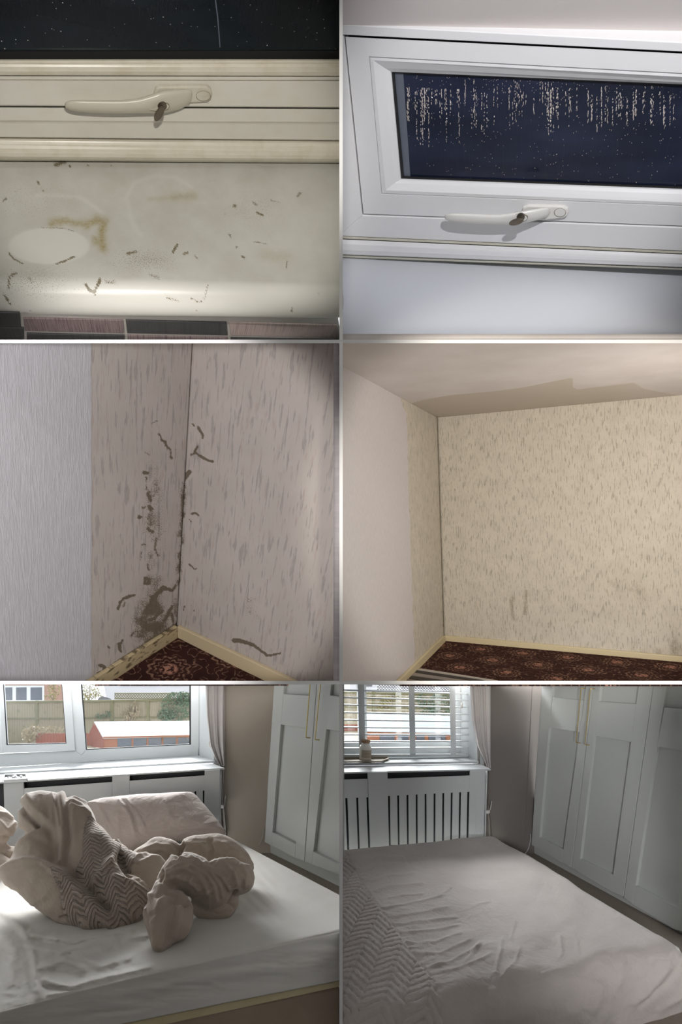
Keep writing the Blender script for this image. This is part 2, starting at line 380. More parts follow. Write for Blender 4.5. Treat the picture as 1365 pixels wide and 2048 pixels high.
ochre = strokes(Xn, Yn, [([(104, 446), (130, 441), (150, 447), (172, 449)], 8, .85), ([(172, 449), (192, 441), (208, 444)], 10, .9), ([(207, 446), (203, 470), (207, 496)], 9, 1.0), ([(192, 480), (203, 494)], 9, .8), ([(348, 394), (386, 391)], 8, .55), ([(300, 399), (350, 397)], 5, .3), ([(530, 510), (570, 515)], 14, .25)], 1.4)
o = mk('window_sill', V, grid_faces(len(ys)+len(arc), len(xs)), m_sill1, win1, uv=S1.uv(V)+np.stack([0*Xn, Yn*0], -1).reshape(-1, 2), smooth=True, attrs={'dirt': dirt, 'ochre': ochre, 'pale': pale})

# tiled wall under the sill
T1 = Pl(S1.at(0, float(be.mean())-RN*.55, -2*RN), u1, U1, W1.k)
m_grout = plain('grey_grout', (.40, .38, .35), .9, .15, 60, bump=.4)
def tile_mat(name, base, streak, amt):
    g = G(name); v = g.uv(); n = g.noise(g.map(v, (.55, .01, 1)), 1.0, 4, .7); n2 = g.noise(v, .05, 3)
    c = g.mix(g.op('MULTIPLY', g.ss(n, .48, .60), amt), g.mix(n2, base, tuple(x*1.25 for x in base)), streak)
    return g.done(c, .35, g.bump(n, .15, .003), spec=.4)
m_tA = tile_mat('plum_streaked_tile', (.20, .155, .155), (.07, .045, .05), .8)
m_tB = tile_mat('charcoal_tile', (.055, .055, .055), (.03, .03, .03), .5)
m_tC = tile_mat('pale_pink_stone_tile', (.33, .27, .25), (.18, .14, .13), .6)
wt = prism('wall_tiled', [T1.at(float(ae[0]), 34, -2), T1.at(float(ae[-1])+6, 34, -2), T1.hit(XR+.4, 683, -2), T1.hit(XL, 683, -2)], -T1.n*10*T1.k, m_grout, pl=T1); tag(wt, kind='structure')
def tile(x0, y0, x1, y1, s, m):   # s: downhill to the right
    slab('tile', T1, [(x0, y0), (x1, y0+s*(x1-x0)), (x1+2, y1+s*(x1-x0)), (x0+3, y1)], 1.5, 4, m, wt, bevel=.8)
r1 = lambda x: 638+.021*x
for x0, x1, m in ((-190, -170, m_tA), (-166, 40, m_tB), (47, 247, m_tA), (252, 454, m_tB), (459, 674, m_tC)):
    tile(x0, 636+.021*x0 if x0 > 40 else 622, x1, 661.5+.021*x0 if x0 > 40 else 650, .021, m)
for x0, x1, m in ((-190, -158, m_tA), (-152, 48, m_tB), (54, 250, m_tB), (256, 457, m_tA), (462, 681, m_tB)):
    yy = (666.5 if x0 > 50 else 655.5)+.021*x0
    slab('tile', T1, [(x0, yy), (x1, yy+.021*(x1-x0)), (x1, 683), (x0, 683)], 1.5, 4, m, wt, bevel=.8)

m_dust = plain('white_dust', (.75, .75, .72), .8)
rnd = random.Random(9); VV = []; FF = []
for i in range(60):
    x, y, r = rnd.uniform(-10, 675), rnd.uniform(0, 98), rnd.choice((.5, .5, .7, 1.0)); c = W1.hit(x, y, .2); q = len(VV); a_ = rnd.uniform(0, 3)
    for th in (0, 1.6, 3.1, 4.7): VV.append(c+(W1.u*math.cos(th+a_)+W1.v*math.sin(th+a_)*rnd.uniform(.5, 1.2))*r*W1.k)
    VV.append(c+W1.n*.5*W1.k); FF += [(q, q+1, q+4), (q+1, q+2, q+4), (q+2, q+3, q+4), (q+3, q, q+4)]
co = mk('dust_specks', VV, FF, m_dust, win1); co['kind'] = 'stuff'
m_smear = plain('water_smear', (.10, .12, .16), .4)
slab('smear', W1, [(430, 0), (432.4, 0), (437, 35), (441.4, 95), (439.6, 95), (434.6, 35)], .5, .4, m_smear, win1)
# ---- a window handle with its key
def ell(pl, cx, cy, rx, ry, h, n=28, rot=0.0):
    return [pl.hit(cx+rx*math.cos(t)*math.cos(rot)-ry*math.sin(t)*math.sin(rot), cy+rx*math.cos(t)*math.sin(rot)+ry*math.sin(t)*math.cos(rot), h) for t in np.linspace(0, 2*math.pi, n, endpoint=False)]
def disc(name, pl, cx, cy, rx, ry, h, t, mat, parent, rot=0.0, bevel=0.4):
    return prism(name, ell(pl, cx, cy, rx, ry, h, rot=rot), -pl.n*t*pl.k, mat, parent, bevel*pl.k, pl, seg=2)
def window_handle(pl, s, path, base, button, lock, mat, label, key_label, key):
    t = thing('window_handle', pl.hit(button[0], button[1], 18), label, 'window handle')
    slab('base_plate', pl, base, 19+9*s, 9*s, mat, t, bevel=3.0*s, seg=4)
    P = catmull([(x, y, h) for x, y, h, a, b in path], 6); A = catmull([(a, b, 0) for x, y, h, a, b in path], 6)
    rings = []
    for (x, y, h), (a, b, _) in zip(P, A):
        a = max(a, .3); b = max(b, .3); ring = []
        for th in np.linspace(0, 2*math.pi, 22, endpoint=False):
            c, d = math.cos(th), math.sin(th); e = .78
            ring.append(pl.hit(x, y-a*math.copysign(abs(c)**e, c), h+b*math.copysign(abs(d)**e, d)))
        rings.append(ring)
    loft('lever', rings, mat, t)
    bx, by, brx, bry = button
    disc('button_groove', pl, bx, by, brx, bry, 19+9*s+.25, 1.5, m_groove, t)
    disc('button', pl, bx, by, brx-1.1, bry-1.1, 19+9*s+.7, 2, mat, t)
    lx, ly, lrx, lry, lh = lock
    disc('lock_groove', pl, lx, ly, lrx, lry, lh, 6, m_groove, t)
    disc('lock_cover', pl, lx, ly, lrx-1.0, lry-1.0, lh+.6, 6, mat, t)
    k = thing('key', pl.hit(key[0], key[1], lh), key_label, 'key')
    kx, ky, tx_, ty_, rx, ry, rot = key
    disc('collar', pl, kx, ky, lry*.95, lry*.85, lh+2, 3, m_key, k)
    tube('shaft', [pl.hit(kx, ky, lh), pl.hit((kx+tx_)/2, (ky+ty_)/2, lh+9*s)], 3.0*s*pl.k, m_key, k)
    disc('bow', pl, tx_, ty_, rx, ry, lh+15*s, 4*s, m_key, k, rot=rot, bevel=1.2)
    return t
window_handle(W1, 1.0,
    [(129.5, 210, 40, 1.5, 1.5), (134, 210, 41, 7.5, 6), (152, 211.3, 42, 11.5, 9), (190, 213, 42, 13, 10), (240, 213.5, 42, 13.6, 11), (275, 211.5, 41, 15, 12), (300, 208, 39, 18.5, 13), (325, 203.5, 36, 22.5, 14), (350, 200, 32, 21.5, 12), (370, 196, 28, 18, 9), (382, 192, 26, 12, 6), (386, 189.5, 25, 3, 2)],
    [(313, 177), (320, 174.4), (400, 173.4), (415, 174.2), (423, 179), (425.4, 189), (423, 199), (415, 205), (395, 206.5), (360, 207), (330, 204), (306, 199)],
    (407, 192.3, 15, 10.6), (316, 213.5, 23.5, 9.8, 50), m_hand1,
    'grubby cream lever window handle above the stained sill', 'tarnished key turned in the grubby cream window handle', (325, 213, 319, 229, 16, 7.5, -1.05))

# ================================================================== bay: clean white window (upper right)
U2 = up_dir((1025, 0), (1025, 600), -1900); u2 = level_dir(U2, (1025, 440), .041)
D2 = 5.2; W2 = Pl(at(1025, 500, D2), u2, U2, D2/F); S2 = Pl(W2.hit(1025, 527), u2, -W2.n, W2.k)
ZL, ZR = 682.6, 1365+MG
ln = lambda xa, ya, xb, yb_: (lambda x: ya+(yb_-ya)*(x-xa)/(xb-xa))
win2 = thing('window_2', W2.hit(1025, 520), kind='structure')
# sash and bead rings: TL, TR, BR, BL
q0 = [(691.5, 73.6), (ZR, ln(691, 73.6, 1365, 107.2)(ZR)), (ZR, ln(727, 427.6, 1365, 451.6)(ZR)), (727.6, 427.4)]
q1 = [(738, 112.5), (ZR, ln(738, 112.5, 1365, 146)(ZR)), (ZR, ln(763, 388.5, 1365, 412.5)(ZR)), (763, 388.5)]
q1b = [(740, 114.5), (ZR, q1[1][1]+2), (ZR, q1[2][1]-2), (764.6, 386.6)]
q1c = [(747, 120.5), (ZR, q1[1][1]+8), (ZR, q1[2][1]-7), (772, 380.5)]
q1d = [(770, 136), (ZR, q1[1][1]+18), (ZR, q1[2][1]-24), (790, 366)]
q2 = [(782.5, 143.5), (ZR, ln(782.5, 143.5, 1365, 168.5)(ZR)), (ZR, ln(802, 359.5, 1365, 380.5)(ZR)), (802, 359.5)]
for i, nm in ((0, 'sash_top'), (2, 'sash_bottom'), (3, 'sash_stile')):
    ring_side(nm, W2, [(q0, 9), (q0, 19), (q1, 19.5), (q1b, 16.5)], i, m_pvc2, win2)
    ring_side('glazing_bead', W2, [(q1b, 15), (q1b, 18.5), (q1c, 19), (q1d, 12), (q2, 7)], i, m_pvc2, win2)
slab('pane', W2, [(780, 140), (ZR, 172), (ZR, 398), (800, 364)], 0, 3, m_glass2, win2)
slab('gasket', W2, [(782, 143), (788.5, 147), (808, 358), (801, 361)], 4, 3, m_gap, win2)
slab('gasket', W2, [(801, 360.5), (805, 354.5), (ZR, ln(805, 354.5, 1365, 375.5)(ZR)), (ZR, ln(801, 360.5, 1365, 382)(ZR))], 4, 3, m_gap, win2)
slab('gasket', W2, [(782, 142.5), (ZR, ln(782, 142.5, 1365, 167)(ZR)), (ZR, ln(782, 142.5, 1365, 167)(ZR)+3), (782, 146)], 4, 3, m_gap, win2)
m_spacer = plain('aluminium_spacer', (.16, .18, .22), .45, .1, 30, metal=.3)
slab('spacer_bar', W2, [(789.5, 146.4), (807, 147.4), (821.5, 356.5), (808.4, 356)], .8, 3, m_spacer, win2)
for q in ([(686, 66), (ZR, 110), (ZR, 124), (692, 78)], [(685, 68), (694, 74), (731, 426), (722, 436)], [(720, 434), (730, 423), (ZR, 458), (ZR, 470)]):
    slab('gap_shade', W2, q, 9, 3, m_gap, win2)  # near-black bars paint the shade inside the gap round the sash
tag(slab('light_block_behind_window', W2, [(ZL, -MG), (ZR, -MG), (ZR, 600), (ZL, 560)], -12, 4, m_part), kind='structure')  # added panel, out of sight, blocks daylight leaking past frame and sill
# fixed frame round the sash
f_in = [(688, 70), (ZR, ln(688, 70, 1365, 103.8)(ZR)), (ZR, ln(724.5, 431.5, 1365, 456)(ZR)), (724.5, 431.5)]
head_b = ln(686, 50, 1365, 85)
slab('frame_head', W2, [(ZL, head_b(ZL)), (ZR, head_b(ZR)), f_in[1], (ZL, 69.7)], 22, 30, m_pvc2, win2, bevel=1)
slab('frame_stile', W2, [(ZL, 71), (687.6, 71), f_in[3], (ZL, 468)], 20, 28, m_pvc2, win2, bevel=1)
slab('frame_bottom', W2, [f_in[3], f_in[2], (ZR, ln(688, 472, 1365, 502)(ZR)), (ZL, 472), (ZL, 467.5)], 20, 28, m_pvc2, win2, bevel=1)
sweep('sealant', W2, [(472, 502, 10), (472.5, 502.5, 21), (477, 507, 20), (478, 508, 12)], ZL, ZR, 688, 1365, m_seal2, win2)
sweep('cover_trim', W2, [(477.5, 507.5, 8), (479, 509, 20), (488, 517.5, 24), (500, 527, 26), (508, 533.5, 25), (510.4, 535.6, 18)], ZL, ZR, 688, 1365, m_pvc2, win2)
sweep('sealant', W2, [(510, 535.2, 14), (510.8, 536.2, 22), (514.4, 538.8, 20), (515.6, 540, 8)], ZL, ZR, 688, 1365, m_seal2, win2)
# reveal above the window, turned towards the room
m_rev = plain('warm_white_reveal', (.72, .66, .63), .6, .04, 3, bump=.05)
hA = [W2.hit(ZL, head_b(ZL), 22), W2.hit(ZR, head_b(ZR), 22)]
rev = nz(W2.n*.86-W2.v*.05)
R2 = Pl(hA[0], u2, nz(W2.v*.8+W2.n*.35), W2.k)
tag(slab('ceiling_reveal', R2, [(ZL, -MG), (ZR, -MG), (ZR, head_b(ZR)+1), (ZL, head_b(ZL)+1)], 0, 8, m_rev), kind='structure')
0 and slab('seam', R2, [(1150, -3), (1365, 7), (ZR, 15), (ZR, 17), (1365, 9), (1150, -1)], 1.0, 2, m_pvc2, win2)
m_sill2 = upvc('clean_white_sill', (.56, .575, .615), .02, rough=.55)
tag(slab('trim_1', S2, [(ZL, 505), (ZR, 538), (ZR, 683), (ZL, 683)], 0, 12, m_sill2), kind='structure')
window_handle(W2, .8,
    [(889.5, 434, 43, 1, 1), (893, 434, 44, 6, 5), (908, 435.2, 46, 9, 7.5), (940, 437, 46, 10, 8), (975, 438.4, 46, 10.2, 9), (1005, 438.4, 45, 10.6, 9), (1035, 435.8, 43, 12.5, 10), (1060, 431.6, 38, 12.5, 10), (1082, 427, 33, 11, 8), (1096, 423.4, 29, 9, 6), (1101, 422, 27, 3, 2)],
    [(1046, 416), (1056, 412.4), (1110, 413.4), (1128, 414.4), (1136, 418.4), (1138, 425), (1135, 432.4), (1128, 436.4), (1110, 438.6), (1085, 441), (1060, 436), (1044, 424)],
    (1120.5, 425.6, 12, 9), (1037, 436.6, 19, 8.6, 52), m_hand2,
    'clean white lever window handle casting a shadow on the frame', 'dark key standing in the clean white window handle', (1042, 435, 1033, 445, 15, 6.0, -.25))
# condensation running down the pane
rnd = random.Random(5); VV = []; FF = []
def bead(px, py, rx, ry, hh):
    b = len(VV); c = W2.hit(px, py, 0); kk = W2.k
    for th in np.linspace(0, 2*math.pi, 6, endpoint=False): VV.append(c+(W2.u*math.cos(th)*rx+W2.v*math.sin(th)*ry)*kk)
    for th in np.linspace(0, 2*math.pi, 6, endpoint=False): VV.append(c+(W2.u*math.cos(th)*rx*.6+W2.v*math.sin(th)*ry*.7+W2.n*hh*.8)*kk)
    VV.append(c+W2.n*hh*kk)
    for i in range(6):
        j = (i+1) % 6; FF.extend([(b+i, b+j, b+6+j), (b+i, b+6+j, b+6+i), (b+6+i, b+6+j, b+12)])
ytop = lambda x: 150+(x-790)*.043
for i in range(120):
    x = 815+(rnd.random()**1.35)*545; y0 = ytop(x)+rnd.random()*30; L = 25+95*rnd.random()*(1-(x-815)/900)
    if x < 930: y0 = max(y0, ytop(x)+25)
    y = y0
    while y < y0+L and y < 350+(x-800)*.035:
        if rnd.random() < .5: bead(x+rnd.uniform(-.8, .8), y, rnd.uniform(.3, .75), rnd.uniform(.8, 2.8), .9)
        y += rnd.uniform(2.2, 5.5)
for i in range(450):
    x = 815+rnd.random()*548; y = ytop(x)+rnd.random()**1.6*200
    bead(x, y, rnd.uniform(.25, .55), rnd.uniform(.3, .9), .6)
g = G('water_beads'); m_water = g.done((.80, .72, .66), .2, spec=1.0, metal=.5)
co = mk('condensation', VV, FF, m_water, win2, smooth=True); co['kind'] = 'stuff'
VV = []; FF = []
# ================================================================== wallpaper, paint and carpet
def wallpaper(name, paper, fleck1, fleck2, white, mouldc, fs=1.0, emb=.5):
    g = G(name); v = g.uv(); zone = g.attr('zone'); mo = g.attr('mould')
    lo = g.noise(v, .012/fs, 3); clus = g.noise(v, .022/fs, 3, .6)
    wob = g.noise(v, .4/fs, 2)
    vs_ = g.map(v, (.15/fs, .017/fs, 1), (0, 0, -.20))
    n1 = g.noise(vs_, 1.0, 2.5, .55); n2 = g.noise(g.map(v, (.17/fs, .019/fs, 1), (0, 0, -.20), (31, 17, 0)), 1.0, 2.5, .55)
    fine = g.noise(g.map(v, (1.1/fs, .05/fs, 1), (0, 0, -.04)), 1.0, 3, .6)
    f1 = g.op('MULTIPLY', g.ss(g.op('ADD', n1, g.op('MULTIPLY', g.op('SUBTRACT', clus, .5), .35)), .555, .635), g.ss(fine, .36, .58, .35, 1.0))
    f2 = g.op('MULTIPLY', g.ss(g.op('ADD', n2, g.op('MULTIPLY', g.op('SUBTRACT', .5, clus), .3)), .575, .665), g.ss(fine, .36, .58, .3, .8))
    c = g.mix(g.ss(lo, .3, .7), tuple(x*.955 for x in paper), tuple(x*1.03 for x in paper))
    c = g.mix(g.op('MULTIPLY', f1, .68), c, fleck1); c = g.mix(g.op('MULTIPLY', f2, .6), c, fleck2)
    # white embossed lining on the painted strip
    ve = g.map(v, (.33/fs, .035/fs, 1)); e = g.noise(ve, 1.0, 5, .62, .6)
    cw = g.mix(g.ss(e, .40, .62), tuple(x*.945 for x in white), tuple(min(1, x*1.04) for x in white))
    c = g.mix(g.ss(g.op('ADD', zone, g.op('MULTIPLY', g.op('SUBTRACT', wob, .5), .5)), .42, .58), c, cw)
    # mould: blots where it lies thick, specks where it lies thin
    sp = g.noise(v, .42/fs, 4, .75); sp2 = g.noise(v, .10/fs, 3, .6)
    mk_ = g.ss(g.op('ADD', g.op('MULTIPLY', sp, .75), g.op('ADD', g.op('MULTIPLY', mo, .46), g.op('MULTIPLY', sp2, .10))), .67, .745)
    haze = g.op('MULTIPLY', g.ss(mo, .05, .9), .10)
    c = g.mix(haze, c, tuple(x*1.7 for x in mouldc)); c = g.mix(g.op('MULTIPLY', mk_, .88), c, mouldc)
    hgt = g.op('ADD', g.op('MULTIPLY', fine, .35), g.op('MULTIPLY', g.op('MULTIPLY', e, zone), 1.0))
    return g.done(c, .75, g.bump(hgt, emb, .012*fs), spec=.25)
def carpet(name, S, off=(0, 0)):
    g = G(name); v = g.map(g.uv(), (1, 1, 1), (0, 0, 0), (off[0], off[1], 0))
    x, y, _ = g.sep(v); x = g.op('DIVIDE', x, S); y = g.op('DIVIDE', y, S*.8)
    row = g.op('FLOOR', y); sh = g.op('MULTIPLY', g.op('MODULO', g.op('ABSOLUTE', row), 2.0), .5)
    fx = g.op('SUBTRACT', g.op('FRACT', g.op('ADD', x, sh)), .5); fy = g.op('MULTIPLY', g.op('SUBTRACT', g.op('FRACT', y), .5), .8)
    r = g.op('SQRT', g.op('ADD', g.op('MULTIPLY', fx, fx), g.op('MULTIPLY', fy, fy))); th = g.op('ARCTAN2', fy, fx)
    n = g.noise(v, 16.0/S, 3, .6); n2 = g.noise(v, 6.0/S, 1, .4)
    pet = g.op('MULTIPLY', g.op('SINE', g.op('MULTIPLY', th, 12.0)), .020)
    def ring(rad, wd): return g.ss(g.op('ABSOLUTE', g.op('SUBTRACT', g.op('ADD', r, pet), rad)), wd, wd*.4)
    mask = g.op('MAXIMUM', ring(.27, .030), g.op('MULTIPLY', ring(.19, .022), .9))
    core = g.op('MULTIPLY', g.ss(r, .15, .10), g.ss(n, .42, .54))
    scroll = g.op('MULTIPLY', g.ss(g.op('ABSOLUTE', g.op('SUBTRACT', n2, .5)), .03, .012), g.ss(r, .29, .34))
    grit = g.ss(n, .35, .62)
    tan = g.op('MULTIPLY', g.op('MAXIMUM', mask, g.op('MULTIPLY', scroll, .75)), grit)
    c = g.mix(g.noise(v, 3.0/S, 2), (.028, .011, .010), (.062, .025, .020))
    c = g.mix(g.op('MULTIPLY', tan, .8), c, (.36, .21, .145)); c = g.mix(core, c, (.42, .21, .15))
    return g.done(c, .95, g.bump(g.noise(v, 1.2, 2), .5, .01), spec=.1)
m_car4 = carpet('maroon_medallion_carpet_room', 78.0)
def skirt_mat(name, c, grime, d):
    g = G(name); v = g.uv(); n = g.noise(g.map(v, (.035, .11, 1)), 1.0, 5, .65); n2 = g.noise(v, .5, 3)
    cc = g.mix(g.ss(n, .56-.22*d, .64-.22*d), c, grime) if d > 0 else c
    return g.done(g.mix(g.op('MULTIPLY', g.ss(n2, .6, .75), .3), cc, tuple(x*.6 for x in c)), .45, g.bump(n2, .1, .004))
m_sk3l = skirt_mat('mouldy_cream_gloss', (.56, .46, .28), (.15, .112, .065), .20)
m_sk3r = skirt_mat('cream_gloss_paint', (.62, .52, .34), (.2, .16, .1), 0)
m_sk4 = skirt_mat('yellowed_gloss_paint', (.66, .56, .36), (.2, .16, .1), 0)

# ================================================================== bay: mouldy corner (middle left)
U3 = up_dir((385, 690), (354, 1252), 490)
a3 = level_dir(U3, (354, 1252), -.638); b3 = level_dir(U3, (354, 1252), .471)
D3 = 5.75; C3 = at(354, 1252, D3); k3 = D3/F
L3 = Pl(C3, a3, U3, k3); R3 = Pl(C3, b3, U3, k3)
xc = lambda y: 385-.05516*(y-690)
def wall_grid(name, pl, xa, xb, ya, yb_, n, m, mat, attr_fn):
    ts = np.linspace(0, 1, n); yy = np.linspace(ya, yb_, m); Tm, Ym = np.meshgrid(ts, yy)
    A = xa(Ym) if callable(xa) else xa; B = xb(Ym) if callable(xb) else xb
    Xm = A+(B-A)*Tm
    V = pl.hits(Xm, Ym).reshape(-1, 3)
    o = mk(name, V, grid_faces(m, n), mat, uv=pl.uv(V), attrs=attr_fn(Xm, Ym))
    s = o.modifiers.new('thickness', 'SOLIDIFY'); s.thickness = .05; s.offset = -1 if np.dot(np.cross(V[n]-V[0], V[1]-V[0]), pl.n) > 0 else 1
    return tag(o, kind='structure')
m_wp3 = wallpaper('fleck_wallpaper_pink', (.53, .485, .45), (.295, .262, .262), (.42, .32, .29), (.58, .58, .615), (.13, .098, .062), 1.0)
skL = lambda x: 1252-.638*(x-354)       # skirting top on the left wall
def att_l3(X, Y):
    edge = 183+(fbm(Y/30, Y*0+3, 2)-.5)*5
    zone = sstep(edge-X, -2.5, 2.5)
    A = strokes(X, Y, [
        ([(303, 846), (316, 840)], 3, .8), ([(318, 870), (330, 885), (342, 905), (344, 917)], 3.4, .9), ([(290, 905), (298, 910)], 3, .6), ([(316, 820)], 4, .6), ([(352, 900), (350, 918)], 3, .6),
        ([(289, 946), (297, 946)], 3.4, 1.3), ([(293, 955), (294, 978)], 2.4, .9), ([(297, 985), (300, 1003)], 4, 1.1), ([(299, 1012), (302, 1019)], 3.5, 1.2), ([(280, 1034)], 4.4, 1.2), ([(284, 1018), (292, 1012)], 3, .8),
        ([(295, 1058), (304, 1064)], 4, 1.3), ([(312, 1078), (310, 1098), (318, 1112)], 3.4, .8), ([(285, 1088), (292, 1090)], 3, .8), ([(283, 1105), (281, 1120)], 3, .7), ([(296, 1130), (300, 1140)], 3, .8),
        ([(289, 1166), (292, 1158), (299, 1160), (298, 1168), (290, 1168)], 3.4, 1.4), ([(236, 1216), (244, 1200), (256, 1193), (269, 1191)], 3.0, 1.2), ([(250, 1205), (246, 1212)], 3, .8),
        ([(344, 1180), (326, 1176), (316, 1186), (305, 1198), (296, 1212), (291, 1226)], 4.4, 1.5), ([(352, 1172), (344, 1182)], 4, 1.2), ([(326, 1222), (312, 1234), (300, 1240)], 4.2, 1.2), ([(290, 1246), (286, 1256)], 5, 1.1), ([(344, 1212), (338, 1228), (330, 1240)], 4, 1.1), ([(345, 1225), (348, 1250)], 4, .9),
        ([(240, 1302), (238, 1288), (246, 1280)], 4, 1.0), ([(262, 1270), (275, 1262)], 4, .8), ([(200, 1330), (208, 1334), (206, 1342), (196, 1346)], 3.4, 1.2), ([(216, 1292), (219, 1296)], 2.4, .9), ([(213, 1310)], 2, .8)], 1.3)
    cd = xc(Y)-X
    A = np.maximum(A, np.exp(-(cd/14)**2)*sstep(Y, 930, 960)*(.12+1.05*fbm(X/9, Y/14, 9)))
    A = np.maximum(A, np.exp(-((skL(X)-Y)/9)**2)*1.2*sstep(X, 190, 240))
    sp = .60*np.exp(-((X-308)/36)**2)*sstep(Y, 780, 1000)+.46*np.exp(-(((X-285)/55)**2+((Y-1255)/55)**2))
    A = np.maximum(A, sp*(.35+fbm(X/16, Y/16, 12)))
    seam = .34*np.exp(-((X-edge)/4)**2)*sstep(fbm(X*0, Y/26, 4), .4, .6)*sstep(Y, 1180, 900)
    return {'zone': zone, 'mould': np.maximum(A, seam)}
wall_grid('wall_left_embossed', L3, -MG, xc, 683, 1366, 240, 280, m_wp3, att_l3)
def att_r3(X, Y):
    A = strokes(X, Y, [
        ([(396, 893), (390, 904), (403, 913), (414, 921), (425, 924)], 2.7, 1.3), ([(393, 905), (382, 910)], 3, 1.0), ([(400, 896), (410, 902), (420, 911)], 1.6, .5), ([(396, 855), (406, 866), (405, 876)], 3.2, 1.0), ([(384, 848), (388, 852)], 3, .9), ([(382, 866)], 4, .6),
        ([(378, 944), (370, 956)], 5, 1.6), ([(384, 1029), (390, 1026), (397, 1031)], 2.4, 1.3), ([(380, 1040), (384, 1046)], 2.6, .7), ([(378, 1128), (386, 1133), (389, 1139), (394, 1138)], 2.2, 1.0),
        ([(468, 1281), (478, 1281), (492, 1284), (507, 1290)], 3.6, 1.7), ([(507, 1290), (520, 1299), (534, 1310)], 3.0, 1.6), ([(534, 1310), (545, 1311), (560, 1307)], 2.2, 1.4), ([(500, 1291), (515, 1296)], 2, .7),
        ([(368, 1222), (371, 1212)], 2.6, .8), ([(388, 1222)], 2.6, .9), ([(446, 852)], 2, .9)], .9)
    cd = X-xc(Y)
    A = np.maximum(A, np.exp(-(cd/8)**2)*sstep(Y, 925, 960)*(-.1+1.2*fbm(X/8, Y/13, 19))*sstep(Y, 1240, 1150))
    A = np.maximum(A, .22*np.exp(-(cd/12)**2))
    sp = .60*np.exp(-(((X-505)/42)**2+((Y-1215)/38)**2))+.42*np.exp(-(((X-380)/30)**2+((Y-1215)/60)**2))+.22*sstep(Y, 1200, 1330)
    A = np.maximum(A, sp*(.3+fbm(X/14, Y/14, 22)))
    sk = 1252+.471*(X-354); A = np.maximum(A, np.exp(-((sk-Y)/3)**2)*1.0)
    return {'zone': 0*X, 'mould': A}
wall_grid('wall_right_papered', R3, xc, 683.2, 683, 1366, 140, 280, m_wp3, att_r3)
Fl3 = Pl(L3.hit(355, 1276, 8), b3, nz(np.cross(U3, b3)), k3)
_q = Fl3.uv(Fl3.hit(338, 1338)); m_car3 = carpet('maroon_medallion_carpet', 130.0, (65-_q[0], 52-_q[1]))
tag(slab('floor_carpet', Fl3, [(353, 1262), (578, 1366), (190, 1366)], 0, 6, m_car3), kind='structure')
tag(slab('baseboard_left', L3, [(355, 1252.5), (176, 1366), (223, 1366), (356, 1277)], 8, 8, m_sk3l, bevel=1.5), kind='structure')
tag(slab('baseboard_right', R3, [(354, 1252.5), (595, 1366), (534, 1366), (355, 1276)], 8, 8, m_sk3r, bevel=1.5), kind='structure')

# ================================================================== bay: bare papered room (middle right)
U4 = up_dir((875, 835), (889, 1272), 975)
a4 = level_dir(U4, (889, 1272), -.98); b4 = level_dir(U4, (889, 1272), .086)
D4 = 5.9; C4 = at(889, 1272, D4); k4 = D4/F
L4 = Pl(C4, a4, U4, k4); R4 = Pl(C4, b4, U4, k4)
x4 = lambda y: 875+(y-835)*14/437.0
m_wp4 = wallpaper('fleck_wallpaper_cream', (.605, .555, .475), (.25, .225, .18), (.35, .30, .22), (.62, .585, .585), (.24, .20, .14), .31, .25)
def att_l4(X, Y):
    ed = np.interp(Y, [690, 815, 828, 1000, 1100, 1290, 1366], [790, 806, 814, 818, 821, 829, 831])+(fbm(Y/18, Y*0+7, 2)-.5)*6
    cd = x4(Y)-X
    A = .05*np.exp(-(cd/14)**2)+strokes(X, Y, [([(848, 1195), (858, 1240), (852, 1290)], 16, .40), ([(888, 1150), (890, 1250)], 5, .7), ([(800, 1330), (804, 1300)], 6, .3)], 2)
    return {'zone': sstep(ed-X, -2.5, 2.5), 'mould': A}
wall_grid('wall_left_painted', L4, 682.4, x4, 683, 1366, 90, 260, m_wp4, att_l4)
def att_r4(X, Y):
    A = strokes(X, Y, [([(1026, 1196), (1024, 1218), (1027, 1238)], 9, .64), ([(1052, 1182), (1053, 1205), (1051, 1226)], 7, .66), ([(951, 1202), (955, 1226)], 5, .55), ([(1100, 1222), (1140, 1240)], 10, .3), ([(885, 860), (880, 940)], 5, .35), ([(884, 850), (960, 852)], 3, .35)], 1.5)
    cd = X-x4(Y)
    A = np.maximum(A, (.32*np.exp(-(cd/6)**2)*sstep(Y, 1050, 1200)+.06*np.exp(-(cd/9)**2))*(.4+fbm(X/10, Y/20, 8)))
    sk = 1272+.086*(X-889)
    A = np.maximum(A, (.42*sstep(Y, sk-90, sk-10)+.56*np.exp(-(((X-1260)/110)**2+((Y-1180)/60)**2))+.22*sstep(X, 1200, 1365)*sstep(Y, 1180, 1290))*(.3+1.0*fbm(X/16, Y/16, 31)))
    return {'zone': 0*X, 'mould': A}
wall_grid('wall_right_fleck', R4, x4, 1365+MG, 683, 1366, 200, 200, m_wp4, att_r4)
# ceiling through the two wall tops
pA = C4*0+R4.hit(875.2, 835); pB = R4.hit(1365+MG, lin(835, 790, 1365+MG, 875, 1365)); pC = L4.hit(682.4, lin(835, 733, 682.4, 875, 686))
Ce4 = Pl(pA, pB-pA, np.cross(pB-pA, np.cross(pB-pA, pC-pA)), k4)
if Ce4.n[2] > 0: Ce4 = Pl(pA, pB-pA, -Ce4.v, k4)
g = G('stained_ceiling_paint'); v = g.uv(); z = g.attr('zone'); n = g.noise(v, .5, 3, .6); n2 = g.noise(v, .015, 3)
c = g.mix(g.ss(n2, .3, .7), (.62, .57, .545), (.67, .625, .60)); c = g.mix(g.op('MULTIPLY', g.ss(g.op('ADD', z, g.op('MULTIPLY', g.op('SUBTRACT', n, .5), .3)), .35, .65), .75), c, (.50, .435, .355))
m_ceil = g.done(c, .8, g.bump(n, .25, .006), spec=.2)
nt_, nr_ = 150, 60
